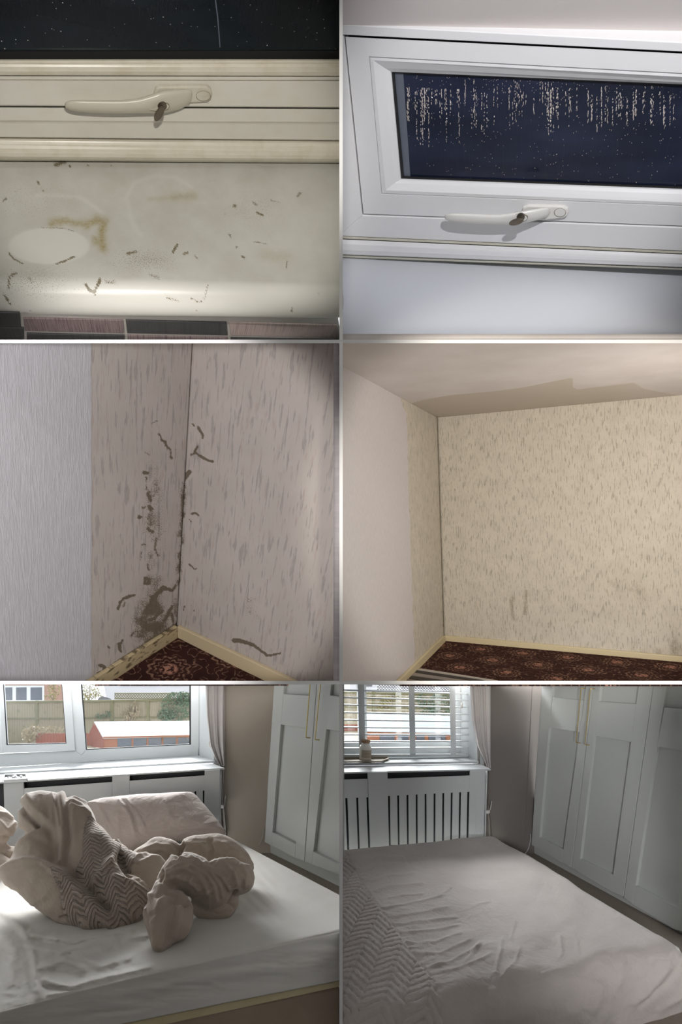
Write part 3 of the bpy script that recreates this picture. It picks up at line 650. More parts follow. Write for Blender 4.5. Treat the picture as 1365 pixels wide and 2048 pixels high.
Tm, Sm = np.meshgrid(np.linspace(0, 1, nt_), np.linspace(0, 1, nr_))
Xm = 682.4+(1365+MG-682.4)*Tm
Yb = np.where(Xm < 875, 835+(Xm-875)*.5397, 835-(Xm-875)*.0918)+1.0; Ym = 683+(Yb-683)*Sm
V = Ce4.hits(Xm, Ym).reshape(-1, 3)
band = np.interp(Xm, [780, 815, 860, 900, 1000, 1049, 1130, 1146, 1150, 1155, 1270, 1290, 1365, 1600], [812, 806, 797, 790, 781, 774, 757, 755, 775, 778, 763, 776, 790, 800])
zone = sstep(Ym-band, -2, 3)*sstep(Xm, 790, 850)*(.55+.45*sstep(1300-Xm, 0, 300))
cei = mk('ceiling_stained', V, grid_faces(nr_, nt_), m_ceil, uv=Ce4.uv(V), attrs={'zone': zone}); tag(cei, kind='structure')
sm = cei.modifiers.new('thickness', 'SOLIDIFY'); sm.thickness = .04; sm.offset = -1
pF = L4.hit(892, 1283, 5); Fl4 = Pl(pF, b4, nz(np.cross(U4, b4)), k4)
tag(slab('floor_carpet', Fl4, [(889, 1276), (1365+MG, 1340), (1365+MG, 1366), (800, 1366)], 0, 5, m_car4), kind='structure')
tag(slab('baseboard_left', L4, [(890, 1271.4), (794, 1366), (812, 1366), (893, 1284)], 5, 5, m_sk4, bevel=1), kind='structure')
tag(slab('baseboard_right', R4, [(889.6, 1271), (1365+MG, 1331), (1365+MG, 1343.5), (892, 1283)], 5, 5, m_sk4, bevel=1), kind='structure')
m_alu = plain('worn_aluminium', (.62, .58, .54), .35, .1, 20, metal=.6)
m_wd = [plain('grey_brown_board', (.20, .165, .14), .6, .2, 8), plain('dark_board', (.035, .03, .027), .6, .2, 8), plain('ash_board', (.30, .26, .235), .6, .15, 8)]
ts = thing('threshold_strip', Fl4.hit(900, 1352), 'worn metal threshold strip on the floor at the foot of the painted wall', 'threshold strip')
slab('metal_edge', Fl4, [(834, 1338.6), (842, 1336.4), (996, 1360.4), (996, 1361), (982, 1361)], 3, 3, m_alu, ts, bevel=.5)
slab('board', Fl4, [(829, 1344), (834, 1339.4), (976, 1361), (945, 1361)], 1.6, 1.6, m_wd[1], ts, bevel=.3)
slab('board', Fl4, [(823, 1350), (828, 1345), (938, 1361), (900, 1361)], 2, 2, m_wd[2], ts, bevel=.3)
slab('board', Fl4, [(817, 1356), (822, 1351), (893, 1361), (845, 1361)], 1.6, 1.6, m_wd[1], ts, bevel=.3)
slab('board', Fl4, [(812, 1361), (816, 1357), (840, 1361)], 2, 2, m_wd[0], ts, bevel=.3)
# ================================================================== shared for the two bedrooms
def project(V):
    d = np.asarray(V)-CAM; return CX+F*d[..., 0]/d[..., 1], CY-F*d[..., 2]/d[..., 1]
def clip(o, co, no):
    """cut away what lies on the far side of a plane (co, no); no points to the part removed"""
    bm = bmesh.new(); bm.from_mesh(o.data); c = WL[o]
    bmesh.ops.bisect_plane(bm, geom=bm.verts[:]+bm.edges[:]+bm.faces[:], plane_co=tuple(np.asarray(co)-c), plane_no=tuple(no), clear_outer=True)
    bm.to_mesh(o.data); bm.free(); return o
def inflate(pl, outline, h, tf, tb, rings=14, p=2.2, n=64):
    """closed cushion shape: traced outline, bulging tf forwards and tb backwards"""
    O = catmull([(x, y, 0) for x, y in list(outline)+[outline[0]]], 8)[:-1, :2]
    seg = np.r_[0, np.cumsum(np.hypot(*np.diff(np.vstack([O, O[:1]]), axis=0).T))]
    s = np.linspace(0, seg[-1], n, endpoint=False); OO = np.vstack([O, O[:1]])
    O = np.stack([np.interp(s, seg, OO[:, 0]), np.interp(s, seg, OO[:, 1])], -1)
    A = pl.hits(O[:, 0], O[:, 1], h); c = A.mean(0)
    V = [c+pl.n*tf*pl.k]; Fc = []
    rs = [math.sin(math.pi/2*i/rings) for i in range(1, rings+1)]
    for r in rs: V += list(c+(A-c)*r+pl.n*pl.k*tf*(max(0, 1-r**p))**.5)
    for r in rs[-2::-1]: V += list(c+(A-c)*r-pl.n*pl.k*tb*(max(0, 1-r**p))**.5)
    V.append(c-pl.n*tb*pl.k)
    m = 2*rings-1
    for i in range(n): Fc.append((0, 1+i, 1+(i+1) % n)); Fc.append((1+(m-1)*n+i, len(V)-1, 1+(m-1)*n+(i+1) % n))
    for j in range(m-1):
        for i in range(n):
            a = 1+j*n+i; b = 1+j*n+(i+1) % n; Fc.append((a, a+n, b+n, b))
    return np.array(V), Fc
def remeshed(parts, voxel, smooth_it=4):
    V = []; Fc = []
    for v, f in parts: b = len(V); V += list(v); Fc += [tuple(i+b for i in q) for q in f]
    o = fix(mk('lump', V, Fc, None)); c = WL[o]
    r = o.modifiers.new('r', 'REMESH'); r.mode = 'VOXEL'; r.voxel_size = voxel
    s = o.modifiers.new('s', 'SMOOTH'); s.factor = .5; s.iterations = smooth_it
    me = bpy.data.meshes.new_from_object(o.evaluated_get(bpy.context.evaluated_depsgraph_get()))
    bpy.data.objects.remove(o)
    return me, c
def mesh_arrays(me, c):
    V = np.empty(len(me.vertices)*3); me.vertices.foreach_get('co', V); V = V.reshape(-1, 3)+c
    N = np.empty(len(me.vertices)*3); me.vertices.foreach_get('normal', N); return V, N.reshape(-1, 3)
def cloth(name, c, c2, sc=.9, rough=.85, bump=.25, crease=0.0):
    g = G(name); v = g.obj(); n = g.noise(v, 3.0, 4, .6); f = g.noise(v, 260, 2, .5); f2 = g.noise(v, 40, 3, .6)
    nr = g.bump(g.op('ADD', f, f2), bump, .002)
    if crease: nr = g.bump(creases(g, v), crease, .03, nr)
    return g.done(g.mix(g.ss(n, .3, .7), c, c2), rough, nr, spec=.15, sheen=.15)
def creases(g, v):
    """sharp little folds in crumpled cotton"""
    r1_ = g.op('ABSOLUTE', g.op('SUBTRACT', g.noise(v, 5.0, 2, .45, 1.4), .5)); r2_ = g.op('ABSOLUTE', g.op('SUBTRACT', g.noise(v, 9.0, 2, .45, 1.2), .5))
    return g.op('ADD', g.ss(r1_, 0.0, .09), g.op('MULTIPLY', g.ss(r2_, 0.0, .10), .5))
m_duvet = cloth('taupe_cotton', (.40, .335, .285), (.445, .375, .32))
def quilted(name, c, c2, wc, ws):
    g = G(name); v = g.obj(); n = g.noise(v, 3.0, 4, .6); f = g.noise(v, 260, 2, .5); f2 = g.noise(v, 40, 3, .6); q = g.attr('quilt')
    uvv = g.map(g.uv(), (1, 1, 1), (0, 0, -.45)); wob = g.noise(uvv, .05, 2); x, y, _ = g.sep(uvv); x = g.op('ADD', x, g.op('MULTIPLY', wob, 12.0))
    tri = g.op('MULTIPLY', g.op('ABSOLUTE', g.op('SUBTRACT', g.op('MULTIPLY', g.op('FRACT', g.op('DIVIDE', x, wc)), 2.0), 1.0)), wc*.5)
    fr = g.op('FRACT', g.op('DIVIDE', g.op('ADD', y, tri), ws)); m_ = g.op('MULTIPLY', g.op('MINIMUM', fr, g.op('SUBTRACT', 1.0, fr)), 2.0)
    h = g.op('ADD', g.ss(m_, 0.0, .55), g.op('MULTIPLY', g.noise(uvv, .35, 2), .5))
    nr = g.bump(g.op('MULTIPLY', h, q), 1.0, .016, g.bump(g.op('MULTIPLY', creases(g, v), g.op('SUBTRACT', 1.0, q)), .12, .025, g.bump(g.op('ADD', f, f2), .25, .002)))
    return g.done(g.mix(g.ss(n, .3, .7), c, c2), .85, nr, spec=.15, sheen=.15)
m_quilt = quilted('taupe_quilted_cotton', (.355, .29, .235), (.40, .33, .27), 38.0, 10.0)
m_pillow = cloth('taupe_pillow_cotton', (.385, .325, .295), (.42, .36, .33), crease=.10)
m_sheet = cloth('white_cotton_sheet', (.58, .55, .505), (.62, .595, .555), bump=.12)
m_duvet2 = cloth('greige_cotton', (.51, .455, .425), (.545, .49, .46), crease=.10)
m_white = plain('white_satin_paint', (.57, .585, .585), .4, .015, 4)
m_ward = plain('pale_sage_paint', (.56, .575, .55), .42, .015, 4)
m_wpanel = plain('pale_sage_panel_paint', (.56, .575, .55), .42, .015, 4)
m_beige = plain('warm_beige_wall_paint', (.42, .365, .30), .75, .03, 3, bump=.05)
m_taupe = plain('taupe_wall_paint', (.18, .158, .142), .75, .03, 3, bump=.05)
m_brass = plain('brass', (.62, .48, .20), .3, .08, 30, metal=.9)
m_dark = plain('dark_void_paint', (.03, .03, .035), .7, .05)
m_carp = plain('taupe_carpet', (.27, .225, .185), .95, .12, 30, bump=.5)
m_curt = cloth('pale_pink_grey_curtain', (.56, .52, .50), (.61, .57, .55), bump=.3)
m_div = cloth('brown_divan_fabric', (.27, .20, .15), (.31, .235, .18))
m_matt = cloth('yellowed_mattress_ticking', (.50, .42, .26), (.56, .48, .31))
g = G('clear_window_glass'); tr = g.N('ShaderNodeBsdfTransparent'); gl = g.N('ShaderNodeBsdfGlossy'); gl.inputs['Roughness'].default_value = .02
mx = g.N('ShaderNodeMixShader'); mx.inputs[0].default_value = .06; g.t.links.new(tr.outputs[0], mx.inputs[1]); g.t.links.new(gl.outputs[0], mx.inputs[2]); g.t.links.new(mx.outputs[0], g.o.inputs[0])
m_clear = g.m
# garden materials
def board_mat(name, a, b):
    g = G(name); v = g.uv(); n = g.noise(g.map(v, (.9, .04, 1)), 1, 4, .7); n2 = g.noise(v, .06, 4, .6)
    return g.done(g.mix(g.ss(n2, .55, .75), g.mix(n, a, b), tuple(x*.75+.02*(i == 1) for i, x in enumerate(a))), .85, g.bump(n, .2, .01), spec=.15)
m_fence = board_mat('weathered_fence_board', (.17, .15, .10), (.26, .23, .165))
m_rail = board_mat('mossy_fence_rail', (.10, .10, .05), (.16, .15, .085))
m_red = board_mat('red_stained_board', (.19, .055, .035), (.26, .085, .055))
m_shed = board_mat('orange_brown_shed_board', (.21, .085, .045), (.27, .115, .06))
m_roofw = plain('pale_roof_felt', (.36, .41, .44), .6, .03, 2)
m_swin = plain('dark_shed_glass', (.06, .075, .10), .2, .3, 6)
m_render = plain('white_render', (.46, .46, .48), .8, .03, 2)
m_soil = plain('garden_soil', (.22, .19, .13), .95, .3, 4, bump=.5)
m_slate = plain('dark_roof_edge', (.10, .10, .11), .6, .2, 4)
g = G('red_brick_wall'); b = g.N('ShaderNodeTexBrick'); g.put(b.inputs['Vector'], g.uv()); b.inputs['Scale'].default_value = .16
b.inputs['Color1'].default_value = (.26, .115, .075, 1); b.inputs['Color2'].default_value = (.32, .16, .105, 1); b.inputs['Mortar'].default_value = (.32, .29, .26, 1)
m_brick = g.done(b.outputs[0], .85)
def leaf_mat(name, a, b):
    g = G(name); v = g.obj(); return g.done(g.mix(g.ss(g.noise(v, 9, 3, .7), .3, .7), a, b), .7, spec=.2)
m_lg = leaf_mat('dark_ivy_leaves', (.035, .07, .04), (.11, .17, .105)); m_ly = leaf_mat('yellow_green_leaves', (.16, .15, .045), (.28, .255, .11)); m_ld = leaf_mat('dry_stalks', (.22, .18, .11), (.34, .29, .20)); m_stem = plain('twig_bark', (.16, .12, .08), .9)
def bush(name, pl, spots, n, leaf, mat, label, cat, seed, group=None, tall=1.0):
    """one plant: leaves in soft clumps on a few stems; spots = (px, py, rx, ry)"""
    r = random.Random(seed); cx, cy, rx, ry = spots[0]
    t = thing(name, pl.hit(cx, cy+ry), label, cat, group); V = []; Fc = []
    area = sum(s[2]*s[3] for s in spots)
    for (x, y, a, b) in spots:
        for i in range(int(n*a*b/area)):
            th = r.uniform(0, 2*math.pi); q = math.sqrt(r.random()); d = r.uniform(-1, 1)*min(a, b)*.6
            c = pl.hit(x+a*q*math.cos(th), y+b*q*math.sin(th), d)
            ax = nz([r.gauss(0, 1), r.gauss(0, 1), r.gauss(0, 1)*tall]); bx = nz(np.cross(ax, [r.gauss(0, 1), r.gauss(0, 1), r.gauss(0, 1)]))
            L = leaf*r.uniform(.6, 1.3)*pl.k; k0 = len(V)
            V += [c-ax*L*tall, c+bx*L*.45, c+ax*L*tall, c-bx*L*.45]; Fc.append((k0, k0+1, k0+2, k0+3))
    mk('foliage', V, Fc, mat, t)['kind'] = 'stuff'
    st = []
    for j, (x, y, a, b) in enumerate(spots[:3]):
        tube('stem', [pl.hit(cx+(j-1)*2, cy+ry+2, 0), pl.hit((cx+x)/2, (cy+ry+y)/2, 0), pl.hit(x, y-b*.5, 0)], .8*pl.k, m_stem, t, ns=5)
    return t
def boards(name, pl, x0, x1, y0, y1, wpx, mat, parent, slope=0.0, h=0):
    V = []; Fc = []; x = x0; r = random.Random(int(x0)+3)
    while x < x1-.5:
        a, b_ = x, min(x+wpx*.9, x1); dh = r.uniform(-.5, .5)
        P = [pl.hit(a, y0+slope*(a-x0), h+dh), pl.hit(b_, y0+slope*(b_-x0), h+dh), pl.hit(b_, y1+slope*(b_-x0), h+dh), pl.hit(a, y1+slope*(a-x0), h+dh)]
        k0 = len(V); V += P+[p-pl.n*1.2*pl.k for p in P]
        Fc += [(k0, k0+1, k0+2, k0+3)]+[(k0+i, k0+4+i, k0+4+(i+1) % 4, k0+(i+1) % 4) for i in range(4)]
        x += wpx
    V = np.array(V); o = mk(name, V, Fc, mat, parent, uv=pl.uv(V)); o['kind'] = 'stuff'; return o
def trellis(name, pl, x0, x1, y0, y1, step, mat, parent):
    V = []; Fc = []
    def bar(p, q, w_, h):
        d = nz(pl.hit(*q, h)-pl.hit(*p, h)); s = np.cross(d, pl.n)*w_*pl.k; A, B = pl.hit(*p, h), pl.hit(*q, h); k0 = len(V)
        V.extend([A-s, B-s, B+s, A+s, A-s-pl.n*pl.k, B-s-pl.n*pl.k, B+s-pl.n*pl.k, A+s-pl.n*pl.k])
        Fc.extend([(k0, k0+1, k0+2, k0+3)]+[(k0+i, k0+4+i, k0+4+(i+1) % 4, k0+(i+1) % 4) for i in range(4)])
    hgt = y1-y0; x = x0-hgt
    while x < x1:
        for s in (1, -1):
            a, b_ = (x, y1 if s > 0 else y0), (x+hgt, y0 if s > 0 else y1)
            t0 = max(0, (x0-a[0])/hgt); t1 = min(1, (x1-a[0])/hgt)
            if t1 > t0:
                f_ = lambda t: (a[0]+(b_[0]-a[0])*t, a[1]+(b_[1]-a[1])*t)
                bar(f_(t0), f_(t1), .75, .5*s)
        x += step
    bar((x0, y0), (x1, y0), .9, 1); bar((x0, y1), (x1, y1), .9, 1)
    o = mk(name, V, Fc, mat, parent); o['kind'] = 'stuff'; return o
def door_leaf(pl, outer, lower, upper, mat, parent, top=1366.0):
    """framed door: back panel with stiles and rails standing proud; outer = TL,TR,BR,BL"""
    d = slab('door', pl, outer, -6.6, 1.5, m_wpanel, parent)
    TL, TR, BR, BL = outer; a, b, c, e = lower; p, q = upper
    on = lambda A, B, y: (A[0]+(B[0]-A[0])*(y-A[1])/(B[1]-A[1]), y)
    lt, lb = on(a, e, top), on(a, e, BL[1]+(BR[1]-BL[1])*.18); rt, rb = on(b, c, top), on(b, c, BL[1]+(BR[1]-BL[1])*.82)
    slab('stile', pl, [TL, lt, lb, BL], 0, 6.6, mat, d, bevel=.5); slab('stile', pl, [rt, TR, BR, rb], 0, 6.6, mat, d, bevel=.5)
    slab('rail', pl, [e, c, rb, lb], 0, 6.6, mat, d, bevel=.5); slab('rail', pl, [p, q, b, a], 0, 6.6, mat, d, bevel=.5)
    return d
def bar_handle(pl, top, bot, side, parent, r=1.0, top_return=False):
    hh = 8.0
    A, B = pl.hit(*top, hh), pl.hit(*bot, hh); C_ = pl.hit(bot[0]+side, bot[1]+1, 0)
    P = [A, B, C_]
    if top_return: P = [pl.hit(top[0]+side, top[1], 0)]+P
    Q = [P[0]]
    for i in range(1, len(P)):
        Q += [P[i-1]+(P[i]-P[i-1])*t for t in (.04, .5, .96)]
    Q.append(P[-1])
    return tube('handle', Q, r*pl.k, m_brass, parent, ns=8)
def curtain(name, pl, left, right, y0, y1, folds, amp, h, mat, parent, seed=0, n=90, m=60):
    """pleated curtain between two traced edges; left/right = lists of (x,y)"""
    yy = np.linspace(y0, y1, m); t = np.linspace(0, 1, n); Tm, Ym = np.meshgrid(t, yy)
    xl = np.interp(Ym, [p[1] for p in left], [p[0] for p in left]); xr = np.interp(Ym, [p[1] for p in right], [p[0] for p in right])
    ph = Tm*folds*2*math.pi+.5*np.sin(Ym/70+seed)
    hh = h+amp*np.sin(ph)+amp*.4*np.sin(ph*2.3+1+Ym/90)
    V = pl.hits(xl+(xr-xl)*Tm, Ym, hh).reshape(-1, 3)
    o = mk(name, V, grid_faces(m, n), mat, parent, smooth=True)
    s = o.modifiers.new('thickness', 'SOLIDIFY'); s.thickness = .006
    return o
def slot_cover(RC, panels, name='radiator_cover'): pass

# ================================================================== bay: bedroom with the rumpled bed (lower left)
U5 = up_dir((330, 1400), (330, 1700), 1340); u5 = level_dir(U5, (220, 1540), -.06)
D5 = 6.35; k5 = D5/F
RC = Pl(at(220, 1600, D5), u5, U5, k5); n5 = RC.n
hor5 = lambda P: Pl(P, u5, -n5, k5)
SH = hor5(RC.hit(220, 1550)); BF = Pl(SH.hit(220, 1538.5), u5, U5, k5); BTp = hor5(BF.hit(220, 1533)); WP = Pl(BTp.hit(220, 1521.5), u5, U5, k5)
LX, GX = -MG, 682.6; TY = 1366.0
L5 = lambda ya, xa, yb_, xb: (lambda x: ya+(yb_-ya)*(x-xa)/(xb-xa))
fb = L5(1533, 0, 1510, 396); bt_f = L5(1545, 0, 1521, 430); bt_fb = L5(1551.5, 0, 1526.5, 430); sh_b = L5(1553, 0, 1528, 430); sh_f = L5(1563.5, 7, 1535.5, 449)
# window
win3 = thing('window_3', WP.hit(200, 1520), kind='structure')
slab('frame_bottom', WP, [(LX, L5(1507.5, 0, 1500.5, 150)(LX)), (0, 1507.5), (150, 1501.5), (163, 1511), (172, 1500), (382, 1489.5), (397, 1497), (397, fb(397)+1.5), (LX, fb(LX)+1.5)], 4, 8, m_white, win3, bevel=.6)
slab('mullion', WP, [(140, TY), (161, TY), (171.5, 1500.2), (163, 1510.6), (150.6, 1501)], 4.2, 8, m_white, win3, bevel=.8)
slab('frame_stile', WP, [(382, TY), (398, TY), (398, 1511), (397, 1498), (382, 1489)], 4.2, 8, m_white, win3, bevel=.8)
slab('frame_stile', WP, [(LX, TY), (-2, TY), (1, 1507), (LX, 1516)], 4.2, 8, m_white, win3, bevel=.8)
sq = [(0, 1350), (139.4, 1350), (150, 1501), (2.5, 1506.5)]; si = [(5, 1350), (123, 1350), (133, 1487), (13, 1490.5)]
for i, nm in ((1, 'sash_stile'), (2, 'sash_bottom'), (3, 'sash_stile')):
    o = ring_side(nm, WP, [(sq, 5.5), (sq, 7), (si, 6), (si, 2)], i, m_white, win3)
    clip(o, CAM, (0, -(TY-CY)/F, -1) if False else tuple(np.cross(ray(0, TY), ray(100, TY))*(1 if np.cross(ray(0, TY), ray(100, TY))[2] > 0 else -1)))
slab('pane', WP, [(4, TY), (125, TY), (134, 1488), (12, 1491)], 1, .8, m_clear, win3)
slab('pane', WP, [(160, TY), (383, TY), (383, 1491), (170, 1502)], 1, .8, m_clear, win3)
for q in ([(123, TY), (126, TY), (134.6, 1487), (131.8, 1487)], [(13, 1488.4), (134, 1485.4), (134, 1488), (13, 1491.4)], [(4.6, TY), (7, TY), (15, 1490), (12.6, 1490)], [(161, TY), (164, TY), (173.6, 1500), (171, 1500)], [(379, TY), (382.4, TY), (382.4, 1490), (379, 1490)], [(171, 1498), (382, 1487.4), (382, 1490), (171, 1500.8)]):
    slab('gasket', WP, q, 2.6, 1.4, m_gap, win3)
# reveal, wall and board
reve = prism('wall_reveal', [WP.hit(397.5, TY), BF.hit(428, TY), BF.hit(428, 1528), WP.hit(397.5, 1512)], np.cross(U5, BF.hit(428, 1500)-WP.hit(397.5, 1500))*.0+u5*.05, m_white); tag(reve, kind='structure')
wl = slab('wall_window_side', BF, [(428, TY), (GX, TY), (GX, 1740), (LX, 1760), (LX, 1562), (428, 1534)], 0, 8, m_beige); tag(wl, kind='structure')
tag(slab('trim_2', BTp, [(LX, bt_f(LX)), (430, 1521.4), (430.5, 1520), (397, fb(397)-1), (LX, fb(LX)-1)], 0, 4, m_white, bevel=.5), kind='structure')
rc = thing('radiator_cover', RC.hit(220, 1660), 'white radiator cover behind the rumpled bed, mostly hidden by bedding', 'radiator cover')
slab('top_shelf', SH, [(LX, sh_f(LX)), (449.5, 1535.6), (428, 1527.6), (LX, sh_b(LX)-.5)], 0, 3.2, m_white, rc, bevel=.6)
ct = L5(1567, 7, 1538.5, 449)
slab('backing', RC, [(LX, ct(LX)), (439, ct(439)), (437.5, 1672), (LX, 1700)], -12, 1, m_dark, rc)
slab('stile', RC, [(409.5, ct(409.5)), (440, ct(440)), (438, 1672), (408, 1674)], 0, 3, m_white, rc, bevel=.4)
slab('stile', RC, [(224.5, ct(224.5)), (259, ct(259)), (259, 1690), (225.5, 1691)], 0, 3, m_white, rc, bevel=.4)
slab('stile', RC, [(7, ct(7)), (47, ct(47)), (50, 1700), (11, 1702)], 0, 3, m_white, rc, bevel=.4)
slab('stile', RC, [(LX, ct(LX)), (-40, ct(-40)), (-36, 1702), (LX, 1705)], 0, 3, m_white, rc, bevel=.4)
slotb = lambda x: 1576.8+(1551-1576.8)*(x-47)/(409-47)
rb_ = lambda x: 1602-.088*(x-169)
slab('top_rail', RC, [(47, slotb(47)), (224.5, slotb(224.5)), (224.5, rb_(224.5)), (47, rb_(47))], -.6, 2, m_white, rc)
slab('top_rail', RC, [(259, slotb(259)), (409.5, slotb(409.5)), (409.5, rb_(409.5)), (259, rb_(259))], -.6, 2, m_white, rc)
for x0_, x1_, n_ in ((47, 224.5, 10), (259, 409.5, 9)):
    p_ = (x1_-x0_)/n_
    for i in range(n_):
        xa = x0_+i*p_+(0 if i == 0 else 0); xb = xa+p_-4
        slab('slat', RC, [(xa, rb_(xa)-1), (xb, rb_(xb)-1), (xb+.6, 1690), (xa+.6, 1690)], -1.2, 2, m_white, rc)
slab('side_panel', Pl(RC.hit(440, 1600), nz(-n5*.9+u5*.25), U5, k5), [(440, ct(440)+1), (444, 1541), (442, 1668), (438, 1672)], 0, 2, m_white, rc)

# wardrobe
w5 = level_dir(U5, (560, 1700), .466)
WD = Pl(BF.hit(529, 1684, 1), w5, U5, k5)
wr = thing('wardrobe', WD.hit(600, 1730), 'pale sage fitted wardrobe with two brass bar handles beside the rumpled bed', 'wardrobe')
slab('carcass', WD, [(549, TY), (GX, TY), (GX, 1757), (529, 1683.5)], -8.4, 3, m_ward, wr)
d1 = door_leaf(WD, [(549.5, TY), (633.4, TY), (608.6, 1722.5), (529.5, 1684)], [(562, 1449), (612.5, 1456.5), (592, 1688), (545, 1664.5)], [(567.4, 1388), (617.5, 1391.5)], m_ward, wr)
d2 = door_leaf(WD, [(634.4, TY), (GX, TY), (GX, 1757.5), (609.8, 1723)], [(653, 1458.5), (GX-.4, 1463), (GX-.4, 1732), (627, 1703)], [(659, 1391), (GX-.4, 1393)], m_ward, wr)
bar_handle(WD, (620.5, TY+2), (612.4, 1475), 8.5, d1); bar_handle(WD, (641.2, TY+2), (630.6, 1479), 9, d2)
slab('filler_panel', BF, [(529, TY), (549.6, TY), (530, 1686), (517, 1690)], .8, 2, m_beige, wr)
slab('plinth', WD, [(529, 1684), (GX, 1757), (GX, 1790), (529, 1720)], -10, 2, m_ward, wr)
FLp = hor5(WD.hit(560, 1716, -8))
tag(slab('floor_bedroom', FLp, [(420, 1650), (520, 1684), (GX, 1757), (GX, 1900), (400, 1900)], 0, 3, m_carp), kind='structure')
cb = thing('cable', FLp.hit(520, 1700), 'thin white cable trailing on the carpet at the beige corner', 'cable')
tube('wire', catmull([BF.hit(528, 1655, 2), BF.hit(526, 1672, 3), BF.hit(520, 1688, 4), FLp.hit(512, 1697, 1), FLp.hit(500, 1698, 1)], 5), .7*k5, m_white, cb, ns=6)
tag(slab('paper_slip', FLp, [(497, 1692), (506, 1688), (511, 1700), (503, 1701)], 2, 1, m_white), 'small white slip of paper on the carpet beside the rumpled bed', 'paper')

# curtain with its tie
cu = thing('curtain', RC.hit(440, 1680), 'pale curtain tied back with a cord beside the uncovered window', 'curtain')
CP = BF.off(4)
curtain('drape', CP, [(411, TY), (413.5, 1430), (420, 1490), (430, 1515), (440, 1532)], [(449.6, TY), (449.6, 1532)], TY, 1532, 2.6, 2.6, 4, m_curt, cu)
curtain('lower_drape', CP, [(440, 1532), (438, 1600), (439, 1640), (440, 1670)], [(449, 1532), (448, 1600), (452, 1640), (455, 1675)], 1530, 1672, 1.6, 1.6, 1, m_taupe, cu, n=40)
tube('tie_cord', catmull([CP.hit(437, 1608, 5), CP.hit(443, 1615, 8), CP.hit(449, 1610, 6), CP.hit(452, 1592, 6)], 5), 1.2*k5, m_curt, cu, ns=6)
disc('tie_knot', CP, 444, 1613, 4.4, 4, 10, 5, m_curt, cu, bevel=1.5)
wd_ = thing('blind_pull', BF.hit(419, 1484, 3), 'small grey pull hanging on a cord at the window reveal', 'blind pull')
tube('cord', [BF.hit(418, 1370, 4), BF.hit(418.5, 1483, 4)], .35*k5, m_white, wd_, ns=5)
tube('weight', [BF.hit(417.8, 1483, 4), BF.hit(418.6, 1486, 4), BF.hit(420.4, 1492, 4), BF.hit(420.8, 1494, 4)], [1.2*k5, 2*k5, 2.2*k5, 1.4*k5], m_alu, wd_, ns=8)
# small dish on the shelf
ds = thing('glass_dish', SH.hit(32, 1560), 'small square glass dish with pebbles on the left end of the shelf', 'dish')
slab('base', SH, [(8, 1561), (54, 1558.4), (55, 1551), (10, 1552)], 1.2, 1.2, m_alu, ds)
for q in ([(8, 1559.4), (55, 1556.8), (55.6, 1554.8), (8, 1557.4)], [(10, 1549), (52, 1547), (52, 1546), (10, 1548)], [(7, 1558.6), (10.6, 1548), (9, 1548), (5.6, 1558)], [(53.6, 1557), (50.6, 1546.6), (52.6, 1546.6), (56, 1556.6)]):
    slab('rim', SH, q, 6, 5, m_white, ds)
m_peb = plain('grey_pebbles', (.35, .35, .36), .7, .3, 30)
for x_, y_ in ((18, 1556), (26, 1554), (34, 1555), (42, 1553.4), (30, 1552)):
    v_, f_ = inflate(SH.off(1), [(x_-4, y_), (x_, y_-1.6), (x_+4, y_), (x_, y_+1.6)], 2, 2.4, 1, rings=4, n=12); mk('pebble', v_, f_, m_peb, ds, smooth=True)

# ---- bed
BP = hor5(RC.hit(447, 1668, 14))
edge_y = lambda x: np.interp(x, [-MG, 0, 150, 311, 450, 683], [2079, 2024, 1983, 1944, 1912.5, 1861.5])
hem_y = lambda x: np.interp(x, [-MG, 0, 251, 460, 683], [2150, 2099, 2046.5, 2004, 1960.5])
right_x = lambda y: np.interp(y, [1668, 1700, 1792, 1900], [447, 509, 683, 683])
eA, eB = BP.hit(0, 2024), BP.hit(683, 1861.5); e5 = nz(eB-eA); FE = Pl(eA, e5, U5, k5)
bed = thing('bed', BP.hit(300, 1950)-U5*.5, 'divan bed with a brown base, stripped to its white sheet', 'bed')
slab('divan_base', FE, [(LX+6, 2140), (681.6, 1973.4), (681.6, 2130), (LX+6, 2235)], -3, 30, m_div, bed, bevel=3)
slab('mattress', FE, [(LX+6, hem_y(LX)-30), (681.6, hem_y(GX)-30), (681.6, 1974.4), (346, 2047), (0, 2119), (LX+6, 2160)], -1.5, 20, m_matt, bed, bevel=1.5)
nx, ny = 260, 190
tX = np.linspace(LX+6, 681.6, nx); R_ = []
Yt = 1640
top = []; uvs = []
S_ = np.linspace(0, 1, ny)
Xg, Sg = np.meshgrid(tX, S_)
ye = edge_y(Xg); y_head = np.where(Xg < 447, 1668-.02*(Xg-447), 1668+(Xg-447)*.5254)
Yg = y_head+(ye-y_head)*Sg
wr_ = strokes(Xg, Yg, [([(55, 1868), (150, 1880), (260, 1862)], 9, .8), ([(60, 1890), (120, 1905), (200, 1880), (290, 1870)], 7, 1.0), ([(65, 1905), (70, 1960), (80, 1995)], 8, 1.0), ([(80, 1935), (130, 1920), (165, 1935)], 7, .9), ([(90, 1960), (140, 1975), (190, 1960), (300, 1935)], 6, .8),
    ([(0, 1820), (40, 1850), (60, 1880)], 9, .8), ([(0, 1860), (30, 1900), (20, 1960)], 12, .6), ([(150, 1905), (200, 1930), (260, 1915)], 9, .7), ([(100, 1990), (200, 1975), (290, 1950)], 4, .9), ([(20, 1835), (80, 1900)], 6, .5)], .8)
wr_ -= .7*strokes(Xg, Yg, [([(60, 1880), (140, 1893), (250, 1874)], 7, .9), ([(62, 1920), (64, 1985)], 7, .9), ([(110, 1945), (160, 1952)], 8, .8), ([(90, 1975), (180, 1985), (290, 1957)], 5, .8)], .8)
